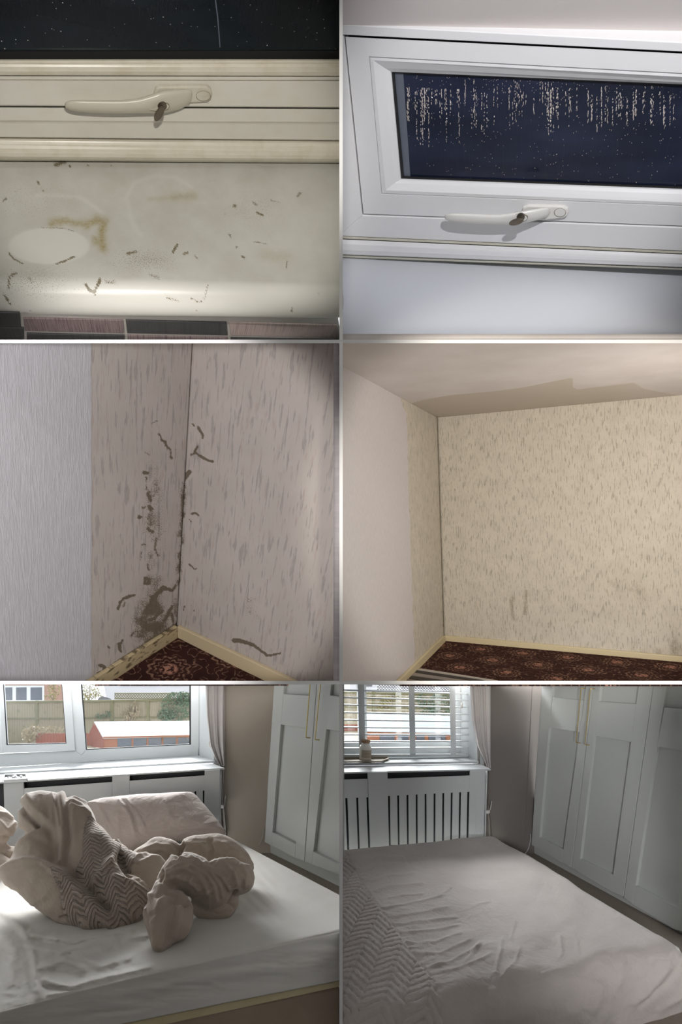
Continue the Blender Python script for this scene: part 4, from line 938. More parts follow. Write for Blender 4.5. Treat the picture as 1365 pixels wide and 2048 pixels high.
hum = (fbm(Xg/40, Yg/30, 41)-.5)*2.2*sstep(420-Xg, 0, 200)
fine_w = (fbm(Xg/14, Yg/9, 44, 3)-.5)*2.0*sstep(330-Xg, 0, 120)*sstep(Yg, 1830, 1880)
rw = .5*np.sin((Xg-Yg*1.1)/4.0)*np.exp(-(((Xg-530)/40)**2+((Yg-1780)/50)**2))
hgt = (wr_*3.6+hum*.8+fine_w+rw)*np.minimum(1, (1-Sg)*14+.15)
drop = np.exp(-((1-Sg)/.018)**1)*1.5
topV = BP.hits(Xg, Yg, hgt-drop)
rows = np.linspace(0, 1, 40)[1:]
Xs, Ss = np.meshgrid(tX, rows); Ys = edge_y(Xs)+(hem_y(Xs)-edge_y(Xs))*Ss
tens = 1.3*np.sin((Ys-edge_y(Xs))/9.0+fbm(Xs/120, Ys/40, 50)*9)*np.sin(Ss*math.pi)*sstep(Xs, 60, 260)+(fbm(Xs/80, Ys/12, 51)-.5)*2*np.sin(Ss*math.pi)
sideV = FE.hits(Xs, Ys, 1.2+tens)
V = np.concatenate([topV, sideV]).reshape(-1, 3)
sh = mk('fitted_sheet', V, grid_faces(ny+len(rows), nx), m_sheet, smooth=True)
tag(sh, 'white fitted sheet, creased on the left, stretched over the stripped bed', 'sheet')
sm = sh.modifiers.new('thickness', 'SOLIDIFY'); sm.thickness = .01; sm.offset = -1

# ---- pillow leaning on the radiator cover
PW = Pl(BP.hit(300, 1700)+U5*.02, u5, nz(U5*.8-n5*.6), k5)
v_, f_ = inflate(PW, [(171, 1608), (186, 1603), (215, 1597), (260, 1592.5), (320, 1589), (375, 1586), (389, 1588), (402, 1601), (425, 1628), (446, 1655), (452, 1664), (444, 1670), (405, 1675.5), (360, 1682), (305, 1693), (262, 1703), (235, 1694), (215, 1675), (195, 1650), (180, 1625)], 6, 30, 22, rings=40, p=2.6, n=200)
me_x, me_y = project(v_)
cl = (strokes(me_x, me_y, [([(238, 1600), (258, 1625), (270, 1665)], 3, 1), ([(254, 1597), (280, 1635), (292, 1660)], 2.5, .8), ([(205, 1625), (212, 1660)], 4, .7), ([(236, 1625), (238, 1680)], 3, .5), ([(300, 1660), (440, 1655)], 2.5, .7), ([(360, 1670), (440, 1640)], 2.5, .6), ([(196, 1610), (225, 1660)], 3, .7), ([(330, 1600), (345, 1640)], 3, .5)], .4)-.5*strokes(me_x, me_y, [([(246, 1600), (266, 1628), (280, 1665)], 3, 1), ([(219, 1612), (220, 1665)], 4, .9), ([(300, 1665), (440, 1661)], 2.5, .8)], .4))*2.6+(fbm(me_x/30, me_y/22, 61)-.5)*5
v_ = v_+PW.n*(cl*PW.k)[:, None]
pw = mk('pillow', v_, f_, m_pillow, smooth=True); tag(pw, 'creased taupe pillow leaning on the radiator cover behind the heaped duvet', 'pillow')

# ---- heaped duvet
def z1(P): return [(x/4.55, 1570+y/4.55) for x, y in P]
def z2(P): return [(230+x/4.55, 1640+y/4.55) for x, y in P]
def lump(outline, contact, lift, tf, tb, lean, p=2.2):
    pl = Pl(BP.hit(*contact)+U5*lift*k5, u5, nz(U5*math.cos(lean)-n5*math.sin(lean)), k5); return inflate(pl, outline, 0, tf, tb, p=p)
hump = z1([(150, 490), (128, 340), (182, 150), (232, 106), (350, 97), (480, 110), (580, 116), (700, 156), (800, 226), (870, 332), (950, 432), (1030, 530), (1070, 640), (1110, 760), (1180, 830), (1290, 885), (1368, 955), (1335, 1130), (1200, 1258), (1040, 1332), (900, 1310), (650, 1264), (560, 1244), (430, 1188), (270, 1088), (110, 950), (66, 830), (76, 710), (120, 590)])
parts = [
    lump([(x+max(0, 12*(1-x/120)), y+3) for x, y in hump], (150, 1846), 6, 34, 26, .93, 3.0),
    lump([(222, 1690), (275, 1705), (330, 1720), (345, 1770), (320, 1820), (280, 1815), (240, 1790), (215, 1740)], (280, 1822), 6, 18, 22, .9),
    lump([(-120, 1600), (-40, 1606), (0, 1612), (16, 1622), (30, 1640), (33, 1660), (24, 1680), (-20, 1686), (-120, 1690)], (0, 1760), 10, 26, 20, .8),
    lump([(-120, 1680), (-30, 1676), (22, 1684), (26, 1705), (16, 1730), (10, 1746), (-40, 1752), (-120, 1756)], (0, 1752), 4, 22, 20, .9),
    lump(z2([(-40, 200), (20, 205), (110, 255), (170, 320), (150, 420), (110, 480), (60, 430), (10, 330)]), (262, 1762), 8, 14, 12, .8),
    lump(z2([(130, 380), (160, 320), (215, 275), (300, 225), (390, 178), (470, 175), (560, 212), (615, 260), (600, 330), (500, 400), (430, 480), (410, 590), (350, 650), (220, 565), (140, 480)]), (300, 1790), 4, 28, 26, .8),
    lump(z2([(590, 260), (620, 205), (700, 175), (820, 155), (900, 150), (1000, 165), (1100, 215), (1200, 300), (1262, 400), (1240, 470), (1100, 440), (950, 400), (800, 370), (640, 350)]), (470, 1785), 12, 26, 24, .9),
    lump(z2([(405, 560), (430, 470), (490, 400), (570, 350), (650, 333), (750, 348), (860, 380), (1000, 390), (1150, 382), (1240, 420), (1272, 510), (1250, 600), (1180, 645), (1080, 675), (960, 765), (860, 802), (760, 782), (670, 742), (560, 705), (470, 695), (415, 650)]), (420, 1838), 26, 44, 30, .62, 2.4),
    lump(z2([(410, 560), (350, 655), (290, 775), (264, 875), (290, 995), (330, 1125), (390, 1198), (440, 1190), (530, 1102), (660, 1042), (712, 950), (725, 790), (650, 700), (520, 640)]), (320, 1900), 4, 22, 18, 1.05),
    lump(z2([(640, 780), (720, 760), (860, 780), (1000, 735), (1100, 655), (1125, 740), (1085, 822), (1000, 888), (850, 890), (720, 880)]), (430, 1836), 4, 16, 14, .9)]
me, c_ = remeshed(parts, .008, 20); print('duvet verts', len(me.vertices))
V, Nn = mesh_arrays(me, c_)
px_, py_ = project(V)
R1 = lambda P, w_, a: (z1(P), w_/4.55, a)
R2_ = lambda P, w_, a: (z2(P), w_/4.55, a)
rid = [R1([(80, 800), (250, 790), (420, 840), (560, 930), (700, 1060), (820, 1180)], 120, 12), R1([(250, 180), (500, 170), (700, 250)], 110, 8), R1([(1050, 900), (1150, 1000), (1180, 1120)], 90, 7), R1([(900, 480), (980, 560)], 70, 5), R1([(560, 120), (575, 300), (570, 480), (545, 650)], 26, 5), R1([(265, 130), (330, 240), (450, 340)], 22, 4), R1([(470, 120), (520, 240), (545, 380)], 16, 3), R1([(620, 170), (720, 215), (800, 300)], 14, 2.5), R1([(640, 220), (740, 260), (830, 330)], 12, 2.5), R1([(660, 150), (760, 190)], 12, 2.5),
    R1([(75, 770), (200, 720), (330, 715), (450, 730), (560, 810), (680, 905), (800, 1010), (930, 1150), (1030, 1290)], 40, 7), R1([(1055, 560), (1015, 680), (930, 800), (830, 900)], 34, 7), R1([(900, 860), (1050, 850), (1200, 900), (1365, 1000)], 28, 4), R1([(430, 760), (560, 850), (650, 900)], 14, 3), R1([(150, 840), (320, 790), (420, 800)], 20, 2.5), R1([(360, 880), (450, 900), (560, 960)], 18, 2), R1([(110, 620), (160, 540), (300, 440)], 26, 4),
    R1([(0, 330), (70, 420), (130, 350)], 18, 3), R1([(0, 250), (60, 260), (110, 300)], 16, 2.5), R1([(20, 520), (90, 560)], 14, 2.5),
    R2_([(470, 500), (620, 450), (760, 500), (820, 600), (850, 700)], 15, 2.4), R2_([(520, 465), (700, 425), (830, 490), (900, 600), (920, 720)], 15, 2.4), R2_([(600, 350), (760, 390), (880, 480), (960, 600), (970, 680)], 15, 2.6), R2_([(690, 345), (860, 430), (980, 530), (1040, 620)], 14, 2.4), R2_([(480, 460), (640, 390), (760, 430)], 14, 2), R2_([(440, 560), (560, 520), (680, 560), (760, 640)], 16, 2.0), R2_([(1000, 400), (1080, 480), (1120, 580)], 16, 2), R2_([(1150, 400), (1200, 500), (1180, 600)], 16, 2),
    R2_([(200, 330), (320, 280), (430, 270), (520, 330)], 14, 2), R2_([(230, 400), (340, 330), (420, 330)], 14, 2), R2_([(260, 260), (380, 220), (480, 240), (560, 290)], 14, 2), R2_([(600, 760), (590, 900), (540, 1060)], 18, 3), R2_([(420, 720), (380, 840), (360, 1000), (380, 1150)], 30, 2.5), R2_([(920, 200), (1010, 230), (1120, 300)], 20, 2), R2_([(650, 210), (780, 220), (850, 280)], 18, 2), R2_([(940, 830), (1020, 780), (1060, 800)], 14, 2)]
val = [R1([(420, 520), (480, 620), (620, 720)], 95, 11), R1([(720, 800), (840, 950), (960, 1120)], 55, 8), R1([(120, 520), (200, 430), (310, 350)], 34, 9), R1([(185, 165), (235, 265), (320, 345)], 24, 9), R1([(360, 330), (440, 400), (480, 520), (440, 660)], 50, 7), R1([(605, 130), (605, 300), (630, 480), (570, 660)], 28, 6), R1([(500, 120), (545, 260), (555, 380)], 12, 3), R1([(380, 160), (440, 240)], 18, 2), R1([(640, 780), (720, 890), (810, 960), (950, 1110)], 30, 8), R1([(470, 690), (560, 690), (650, 770)], 26, 5), R1([(30, 480), (130, 500)], 20, 7), R1([(560, 1210), (620, 1195)], 16, 6), R1([(585, 960), (585, 1180)], 6, 1.6), R1([(1080, 640), (1130, 760), (1180, 830)], 22, 8), R1([(300, 480), (420, 500)], 30, 2.5), R1([(40, 620), (110, 700)], 18, 5),
    R2_([(870, 190), (885, 290), (860, 345)], 24, 5), R2_([(620, 230), (590, 310), (560, 340)], 20, 6), R2_([(480, 640), (560, 700), (660, 735)], 26, 6), R2_([(550, 720), (650, 750)], 28, 6), R2_([(560, 770), (530, 890), (490, 1010), (480, 1090)], 17, 3.5), R2_([(290, 890), (400, 850), (540, 740)], 22, 2.2), R2_([(400, 690), (440, 620)], 24, 3), R2_([(1100, 640), (1020, 760), (1080, 800)], 12, 4), R2_([(430, 470), (420, 560)], 14, 5), R2_([(280, 740), (300, 900), (330, 1060)], 8, 1.5)]
fold = np.zeros(len(V))
for pts, w_, a_ in rid: fold += a_*np.exp(-(seg_dist(px_, py_, pts)/w_)**2)
for pts, w_, a_ in val: fold -= a_*np.exp(-(seg_dist(px_, py_, pts)/w_)**2)
fold += (fbm(px_/34, py_/34, 71, 2)-.5)*5+(fbm(px_/9, py_/9, 75, 2)-.5)*.4
def chevron(px, py, cx, cy, ang, wcol, wst, slope=.8):
    a = ((px-cx)*math.cos(ang)+(py-cy)*math.sin(ang)); b = (-(px-cx)*math.sin(ang)+(py-cy)*math.cos(ang))
    cc = a/wcol; tri = np.abs((cc-np.floor(cc))*2-1)*wcol*.5
    s = (b+tri*2*slope*.5)/wst; f = s-np.floor(s)
    seam = np.minimum(f, 1-f)*wst; edge = np.minimum(np.abs(cc-np.round(cc)), np.abs(cc-.5-np.round(cc-.5)))*wcol
    return 1-np.exp(-(seam/1.3)**2)*.9-np.exp(-(edge/.9)**2)*.5
quilt = z1([(790, 320), (870, 335), (950, 435), (1060, 540), (1110, 640), (1150, 820), (1365, 950), (1330, 1130), (1200, 1262), (1035, 1335), (880, 1310), (650, 1262), (590, 1190), (585, 960), (500, 790), (640, 780), (760, 640), (760, 450)])
def inside(px, py, poly):
    r = np.zeros(px.shape, bool); n = len(poly)
    for i in range(n):
        (x0, y0), (x1, y1) = poly[i], poly[(i+1) % n]
        c = ((y0 > py) != (y1 > py)); xx = (x1-x0)*(py-y0)/(y1-y0+1e-9)+x0; r ^= (c & (px < xx))
    return r
inq = inside(px_, py_, quilt) | inside(px_, py_, z2([(-40, 195), (20, 200), (110, 250), (175, 320), (150, 470), (60, 480), (0, 330)]))
inq = inq.astype(float)
def ridged(n): return 1-np.abs(2*n-1)
reg = lambda poly: inside(px_, py_, poly).astype(float)
def polar(cx, cy, fa, fr, sd):
    th = np.arctan2(py_-cy, px_-cx); r_ = np.hypot(px_-cx, py_-cy); return ridged(vnoise(th*fa+r_/45, r_/fr, sd))
c3 = reg(z2([(405, 560), (430, 470), (490, 400), (570, 350), (650, 333), (750, 348), (860, 380), (1000, 390), (1150, 382), (1280, 420), (1290, 510), (1260, 600), (1180, 645), (1080, 675), (960, 765), (860, 802), (760, 782), (670, 742), (560, 705), (470, 695), (415, 650)]))
fold += c3*(polar(352, 1800, 7, 70, 91)-.5)*2.4
c2 = reg(z2([(560, 260), (620, 195), (700, 165), (900, 140), (1100, 205), (1280, 400), (1240, 420), (1000, 388), (750, 345), (600, 330)])); fold += c2*(polar(425, 1745, 6.0, 60, 92)-.5)*1.8
c1 = reg(z2([(120, 380), (160, 310), (300, 215), (470, 165), (625, 260), (600, 330), (430, 480), (350, 650), (220, 575), (130, 480)])); fold += c1*(polar(325, 1745, 6.0, 60, 93)-.5)*1.8
c4 = reg(z2([(400, 620), (290, 775), (255, 875), (290, 1000), (330, 1135), (440, 1200), (670, 1045), (730, 790), (600, 700)])); fold += c4*(ridged(vnoise(px_/12+py_/40, py_/60, 94))-.5)*2.0
a1 = (1-inq)*reg(z1([(60, 480), (130, 330), (180, 140), (350, 90), (580, 105), (800, 220), (880, 335), (760, 700), (560, 760), (200, 720)])); fold += a1*(ridged(vnoise(px_/15, py_/80, 95))-.5)*2.2
a2 = (1-inq)*reg(z1([(50, 830), (70, 700), (300, 690), (600, 820), (640, 1260), (270, 1100)])); fold += a2*(ridged(vnoise((px_*.5+py_*.86)/16, (px_*.86-py_*.5)/80, 96))-.5)*2.0
V = V+Nn*(fold*k5*1.05)[:, None]
me.vertices.foreach_set('co', (V-c_).ravel()); me.polygons.foreach_set('use_smooth', np.ones(len(me.polygons), bool)); me.update()
me.materials.clear(); me.materials.append(m_quilt)
hp_ = Pl(BP.hit(150, 1846), u5, nz(U5*.6-n5*.8), k5*.66)
lay = me.uv_layers.new(name='UVMap'); li = np.empty(len(me.loops), np.int32); me.loops.foreach_get('vertex_index', li); lay.data.foreach_set('uv', hp_.uv(V)[li].ravel())
qa_ = me.attributes.new('quilt', 'FLOAT', 'POINT'); qa_.data.foreach_set('value', inq.astype(np.float32))
dv = bpy.data.objects.new('duvet', me); dv.location = c_; COL.objects.link(dv); WL[dv] = c_
ms = dv.modifiers.new('soften', 'SMOOTH'); ms.factor = .5; ms.iterations = 4
tag(dv, 'heaped taupe duvet with quilted herringbone panel, thrown back on the white sheet', 'duvet')

# ---- garden outside this window
GF = Pl(at(200, 1440, 13.0), u5, U5, 13.0/F); GS = Pl(at(280, 1470, 10.5), u5, U5, 10.5/F); GH = Pl(at(200, 1390, 19.0), u5, U5, 19.0/F)
fn = thing('garden_fence', GF.hit(200, 1480), 'tall weathered garden fence with a trellis top outside the rumpled bedroom', 'fence')
boards('boards', GF, -60, 400, 1404, 1492, 5.0, m_fence, fn, -.008)
slab('top_rail', GF, [(-60, 1403), (400, 1398), (400, 1402), (-60, 1407.5)], 2, 3, m_rail, fn); slab('middle_rail', GF, [(-60, 1436.5), (400, 1433), (400, 1436), (-60, 1439.5)], 2, 2, m_rail, fn)
for x_ in (-20, 73, 223.5, 296): slab('post', GF, [(x_-2.4, 1401), (x_+2.4, 1401), (x_+2.4, 1492), (x_-2.4, 1492)], 3, 3, m_rail, fn)
trellis('trellis', GF, 229, 400, 1386.5, 1398, 5.2, m_rail, fn)
sd = thing('garden_shed', GS.hit(300, 1500), 'orange-brown garden shed with a pale felt roof in the clear window', 'shed')
GB = GS.off(-46); GB2 = GS.off(-92)
prism('roof', [GS.hit(206.5, 1475.5, 3), GS.hit(400, 1471, 3), GB.hit(400, 1441.5), GB.hit(188.5, 1443)], -U5*2.0*GS.k, m_roofw, sd)
prism('gable', [GS.hit(207, 1497), GS.hit(207, 1475.5), GB.hit(187.5, 1447), GB2.hit(178.5, 1466), GB2.hit(181, 1493)], u5*.02, m_red, sd)
slab('wall', GS, [(207, 1475), (400, 1471), (400, 1497), (207, 1497)], 0, 3, m_shed, sd)
for a_, b_ in ((235, 263), (267, 293), (297, 323), (327, 352), (356, 382)): slab('window', GS, [(a_, 1475.4), (b_, 1475), (b_, 1493), (a_, 1494)], .8, 1, m_swin, sd)
slab('fascia', GS, [(206, 1473.4), (400, 1469.6), (400, 1473), (206, 1476.6)], 3.6, 1.5, m_shed, sd)
GR = Pl(at(120, 1478, 11.5), u5, U5, 11.5/F)
rf = thing('low_red_fence', GR.hit(120, 1492), 'low red-stained board fence in front of the tall fence', 'fence'); boards('boards', GR, 72, 186, 1466.5, 1494, 6.0, m_red, rf); slab('rail', GR, [(72, 1484), (186, 1484), (186, 1486), (72, 1486)], -1.5, 1, m_red, rf)
hs = thing('brick_house', GH.hit(50, 1405), 'brick house with white framed windows beyond the fence at the left', 'house')
slab('wall', GH, [(-60, 1340), (130, 1340), (130, 1440), (-60, 1440)], 0, 10, m_brick, hs)
slab('window_frame', GH, [(4, 1371), (88, 1371), (88, 1402), (4, 1402)], 1.5, 2, m_white, hs)
for a_, b_ in ((7, 24.5), (32, 53), (61, 84)): slab('window_pane', GH, [(a_, 1375), (b_, 1374.6), (b_, 1400.4), (a_, 1400.4)], 2, 1, m_swin, hs)
hw = thing('white_house', GH.hit(280, 1410, 10), 'white rendered house with a dark roof edge above the trellis', 'house')
slab('wall', GH, [(203, 1340), (420, 1340), (420, 1410), (215, 1410)], 12, 8, m_render, hw); slab('roof_edge', GH, [(240, 1369), (420, 1369), (420, 1371.6), (240, 1371.6)], 14, 2, m_slate, hw)
slab('roof_wing', GH, [(196, 1398), (203, 1391), (222, 1398), (222, 1404), (196, 1404)], 13, 2, m_slate, hw)
bush('yellow_tree', GF.off(-20), [(180, 1380, 20, 18), (170, 1392, 14, 10), (195, 1390, 12, 8)], 420, 2.2, m_ly, 'yellow-green tree behind the fence beside the white house', 'tree', 1)
bush('yellow_bush', GF.off(-30), [(108, 1380, 14, 20), (100, 1394, 12, 8)], 300, 2.2, m_ly, 'yellow-green bush against the brick house', 'bush', 2)
bush('ivy', GF.off(5), [(352, 1414, 30, 30), (368, 1398, 16, 16), (332, 1430, 18, 12)], 1500, 2.6, m_lg, 'dark green ivy hanging over the right end of the fence', 'ivy', 3)
bush('green_shrub', GF.off(6), [(215, 1428, 7, 6), (200, 1432, 10, 5)], 130, 2.2, m_lg, 'small green shrub growing in the middle of the fence', 'shrub', 4)
bush('dry_plant', GF.off(8), [(258, 1430, 14, 12), (272, 1420, 8, 18)], 160, 3.2, m_ld, 'dry pale plant standing behind the shed roof', 'plant', 5, tall=2)
bush('dry_grass', GR.off(2), [(58, 1470, 16, 14), (70, 1462, 10, 10), (100, 1460, 26, 5)], 260, 3.0, m_ld, 'dry pale grass beside the low red fence', 'grass', 6, tall=2)
GG = Pl(GS.hit(200, 1502), u5, -n5, GS.k)
tag(slab('ground_garden', GG, [(-120, 1508), (480, 1508), (480, 1478), (-120, 1478)], 0, 4, m_soil), kind='structure')
# ================================================================== bay: bedroom with the made bed (lower right)
U6 = up_dir((1000, 1400), (1000, 1700), 1290); u6 = level_dir(U6, (850, 1540), -.022)
D6 = 6.2; k6 = D6/F
RD = Pl(at(850, 1600, D6), u6, U6, k6); n6 = RD.n
hor6 = lambda P: Pl(P, u6, -n6, k6)
SH6 = hor6(RD.hit(850, 1541.5)); BF6 = Pl(SH6.hit(850, 1530.5), u6, U6, k6); BT6 = hor6(BF6.hit(850, 1525)); WP6 = Pl(BT6.hit(850, 1510), u6, U6, k6)
HX, EX = 682.6, 1365+MG
ct6 = L5(1545.5, 686, 1540, 982); shf6 = L5(1544.5, 686, 1538, 982)
win4 = thing('window_4', WP6.hit(800, 1515), kind='structure')
slab('frame_bottom', WP6, [(HX, 1486), (908, 1483), (922, 1490), (922, 1518), (HX, 1521)], 3, 8, m_white, win4, bevel=.6)
slab('frame_stile', WP6, [(905, TY), (922, TY), (922, 1516), (907, 1484)], 3.2, 8, m_white, win4, bevel=.6)
slab('mullion', WP6, [(716, TY), (733, TY), (735, 1486), (719, 1487)], 3.2, 8, m_white, win4, bevel=.6)
slab('pane', WP6, [(HX, TY), (719, TY), (720, 1488), (HX, 1488)], 1, .8, m_clear, win4); slab('pane', WP6, [(731, TY), (907, TY), (909, 1486), (733, 1488)], 1, .8, m_clear, win4)
tag(prism('wall_reveal', [WP6.hit(921, TY), BF6.hit(958, TY), BF6.hit(961, 1532), WP6.hit(921, 1519)], u6*.05, m_white), kind='structure')
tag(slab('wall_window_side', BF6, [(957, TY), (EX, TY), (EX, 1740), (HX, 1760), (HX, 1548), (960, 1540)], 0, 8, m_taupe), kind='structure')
tag(slab('trim_3', BT6, [(HX, 1526.6), (961, 1522.4), (961, 1521), (925, 1509), (HX, 1512)], 0, 4.6, m_white, bevel=.5), kind='structure')
rd = thing('radiator_cover', RD.hit(850, 1660), 'white slatted radiator cover behind the neatly made bed', 'radiator cover')
slab('top_shelf', SH6, [(HX, shf6(HX)), (982.5, 1538), (962, 1527.5), (HX, 1531.5)], 0, 3, m_white, rd, bevel=.6)
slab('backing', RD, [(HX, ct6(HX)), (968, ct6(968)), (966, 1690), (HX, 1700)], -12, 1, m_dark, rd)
slab('stile', RD, [(941, ct6(941)), (972, ct6(972)), (968, 1690), (938, 1690)], 0, 3, m_white, rd, bevel=.4)
slab('groove', RD, [(954, 1576), (956, 1576), (954, 1690), (952, 1690)], .4, .6, m_white, rd)
slab('stile', RD, [(736, ct6(736)), (775.5, ct6(775.5)), (779, 1700), (741.5, 1700)], 0, 3, m_white, rd, bevel=.4)
slab('top_rail', RD, [(775.5, 1557.5), (941, 1551), (940.4, 1583.5), (776.6, 1592)], -.6, 2, m_white, rd); slab('top_rail', RD, [(HX, 1559.6), (736, 1558), (737, 1594.6), (HX, 1596.6)], -.6, 2, m_white, rd)
tops = [778.6, 797, 815.6, 834, 852, 870, 887.4, 904.4, 921.2, 937.4]; bots = [780.2, 798.4, 816.6, 834.6, 852.2, 869.6, 886.8, 903, 919.6, 935.4]
for i in range(9):
    a_, b_, c_2, d_ = tops[i]+1.9, tops[i+1]-1.9, bots[i+1]-1.9, bots[i]+1.9
    yt = lambda x: 1592-(x-776.6)*.0519
    slab('slat', RD, [(a_, yt(a_)-1.5), (b_, yt(b_)-1.5), (c_2, 1690), (d_, 1690)], -1.2, 2, m_white, rd, bevel=.3)
for a_, b_, c_2, d_ in ((HX, 691, 695, HX), (695.6, 713, 716.6, 699.6), (717, 733.4, 737.4, 720.6)):
    slab('slat', RD, [(a_, 1594), (b_, 1593.5), (c_2, 1700), (d_, 1700)], -1.2, 2, m_white, rd, bevel=.3)
slab('side_panel', Pl(RD.hit(972, 1600), nz(-n6*.9+u6*.25), U6, k6), [(972, ct6(972)+1), (976, 1542), (971, 1690), (968, 1690)], 0, 2, m_white, rd)
# venetian blind
VB = Pl(BT6.hit(820, 1516), u6, U6, k6)
vb = thing('venetian_blind', VB.hit(820, 1514), 'white venetian blind lowered to the sill behind the candle jar', 'blind')
yl_ = [1367.6, 1381.6, 1396.4, 1411, 1426.4, 1441.4, 1456.2, 1470.8, 1484.6, 1498.6]; yr_ = [1375.4, 1389.2, 1402.8, 1416.6, 1430.6, 1444.6, 1458.0, 1471.2, 1484.0, 1496.8]
for a_, b_ in zip(yl_, yr_):
    P = [VB.hit(HX, a_, 5), VB.hit(940, b_, 5), VB.hit(940, b_, 5)+U6*2.2*k6, VB.hit(HX, a_, 5)+U6*2.2*k6]
    prism('slat', P, -n6*6.0*k6+U6*.9*k6, m_white, vb, .3*k6)
slab('bottom_rail', VB, [(HX, 1509.5), (938, 1508), (938, 1513), (HX, 1514.6)], 5.5, 8, m_white, vb, bevel=.6)
for a_, b_ in ((716.6, 728.6), (818, 829.4), (899.6, 910.6)):
    slab('tape', VB, [(a_, TY+.5), (b_, TY+.5), (b_+2.6, 1513), (a_+2.6, 1513)], 6.2, .6, m_white, vb)
bp = thing('blind_pull', VB.hit(924, 1410, 8), 'small grey pull hanging on its cord in front of the venetian blind', 'blind pull')
tube('cord', [VB.hit(924, TY+1, 9), VB.hit(924, 1406, 9)], .35*k6, m_white, bp, ns=5)
tube('weight', [VB.hit(924, 1405, 9), VB.hit(924, 1408, 9), VB.hit(924, 1415, 9), VB.hit(924, 1416.5, 9)], [1.0*k6, 1.8*k6, 2.0*k6, 1.2*k6], m_alu, bp, ns=8)
# tray and candle jar
m_tray = plain('grey_wood_tray', (.30, .24, .17), .6, .2, 20)
ty_ = thing('tray', BT6.hit(730, 1521), 'dark wooden tray on the window sill under the candle jar', 'tray')
TRp = BT6.off(1.5)
slab('base', TRp, [(HX, 1523.4), (764, 1522.2), (777, 1519), (690, 1517)], 0, 1.5, m_tray, ty_)
slab('rim', TRp, [(HX, 1523), (765, 1521.8), (766, 1520.4), (HX, 1521.6)], 2.2, 2.2, m_tray, ty_); slab('rim', TRp, [(764, 1522), (778, 1516.6), (776, 1516), (762, 1521)], 2.2, 2.2, m_tray, ty_); slab('rim', TRp, [(HX, 1515.4), (776, 1514.6), (776, 1513.8), (HX, 1514.6)], 2.2, 2.2, m_tray, ty_)
cj = thing('candle_jar', TRp.hit(730, 1519.5), 'candle jar with a cork lid and kraft label on the tray', 'candle')
m_jar = plain('milky_candle_glass', (.80, .76, .68), .15, .04, 10); m_cork = plain('cork', (.34, .21, .11), .8, .25, 60, bump=.3); m_lab = plain('kraft_label', (.42, .36, .28), .7, .06, 20)
jb = TRp.hit(730.5, 1519.5)
def lathe(name, base, prof, mat, parent, a0=0.0, a1=2*math.pi, ns=28):
    full = abs(a1-a0-2*math.pi) < 1e-6; rings = []
    for r_, z_ in prof: rings.append([base+(u6*math.cos(t)*r_+n6*math.sin(t)*r_+U6*z_)*k6 for t in np.linspace(a0, a1, ns, endpoint=not full)])
    if full: return loft(name, rings, mat, parent)
    V = np.vstack(rings); return mk(name, V, grid_faces(len(prof), ns), mat, parent, smooth=True)
lathe('jar', jb, [(10, 0), (12.2, 1), (12.6, 4), (12.6, 24), (11.6, 27.5), (9.4, 30), (8.6, 31), (8.6, 34)], m_jar, cj)
lathe('lid', jb, [(8.2, 34), (9.4, 34.4), (9.4, 38.5), (8.6, 39.4), (.5, 39.6)], m_cork, cj)
lathe('label', jb, [(12.9, 6), (12.9, 21)], m_lab, cj, math.pi*.18, math.pi*.82)
lathe('label_print', jb, [(13.05, 13), (13.05, 14.4)], m_tray, cj, math.pi*.34, math.pi*.66)
# curtain
cu = thing('curtain', RD.hit(975, 1690), 'pale curtain tied back with a cord beside the venetian blind', 'curtain')
CP6 = BF6.off(4)
curtain('drape', CP6, [(940, TY), (945, 1441), (955, 1491), (974, 1533)], [(981.8, TY), (981.8, 1537)], TY, 1536, 2.6, 2.6, 4, m_curt, cu, 2)
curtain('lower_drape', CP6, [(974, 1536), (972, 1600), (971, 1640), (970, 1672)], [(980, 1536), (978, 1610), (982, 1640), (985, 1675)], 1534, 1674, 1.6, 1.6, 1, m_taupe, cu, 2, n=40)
tube('tie_cord', catmull([CP6.hit(970, 1618, 5), CP6.hit(976, 1625, 8), CP6.hit(981, 1618, 6), CP6.hit(984, 1602, 6)], 5), 1.2*k6, m_curt, cu, ns=6)
disc('tie_knot', CP6, 977, 1624, 4.4, 4, 10, 5, m_curt, cu, bevel=1.5)
# wardrobe with three doors
w6 = level_dir(U6, (1150, 1740), .535)
WE = Pl(BF6.hit(1063, 1690, 1), w6, U6, k6)
wb_ = L5(1690, 1063, 1856, 1365)
we = thing('wardrobe', WE.hit(1200, 1790), 'pale sage fitted wardrobe with three framed doors beside the made bed', 'wardrobe')
slab('carcass', WE, [(1085, TY), (EX, TY), (EX, wb_(EX)-1), (1063, 1689)], -8.4, 3, m_ward, we)
e1 = door_leaf(WE, [(1085.5, TY), (1188, TY), (1143.5, 1733), (1063.5, 1690)], [(1099, 1455), (1160, 1464.5), (1127.4, 1699), (1079.5, 1674.5)], [(1106, 1395), (1166.5, 1400.5)], m_ward, we)
e2 = door_leaf(WE, [(1189.2, TY), (1307, TY), (1247, 1793.6), (1144.7, 1733.6)], [(1190, 1471), (1263, 1484), (1227, 1749.4), (1161, 1717.6)], [(1198.4, 1403), (1273, 1408)], m_ward, we)
e3 = door_leaf(WE, [(1308.6, TY), (1460, TY), (1400, 1873), (1248.6, 1794.6)], [(1315, 1493), (1403, 1507), (1356, 1816), (1272, 1771)], [(1329.5, 1414.6), (1412, 1421)], m_ward, we)
door_leaf(WE, [(1461, TY), (EX, TY), (EX, wb_(EX)-1), (1401.6, 1874)], [(1470, 1530), (1548, 1540), (1530, 1910), (1425, 1858)], [(1480, 1430), (1555, 1436)], m_ward, we)
slab('door_gap', WE, [(1306.6, TY), (1309, TY), (1249, 1795), (1246.6, 1793.6)], -4.5, 1, m_dark, we)
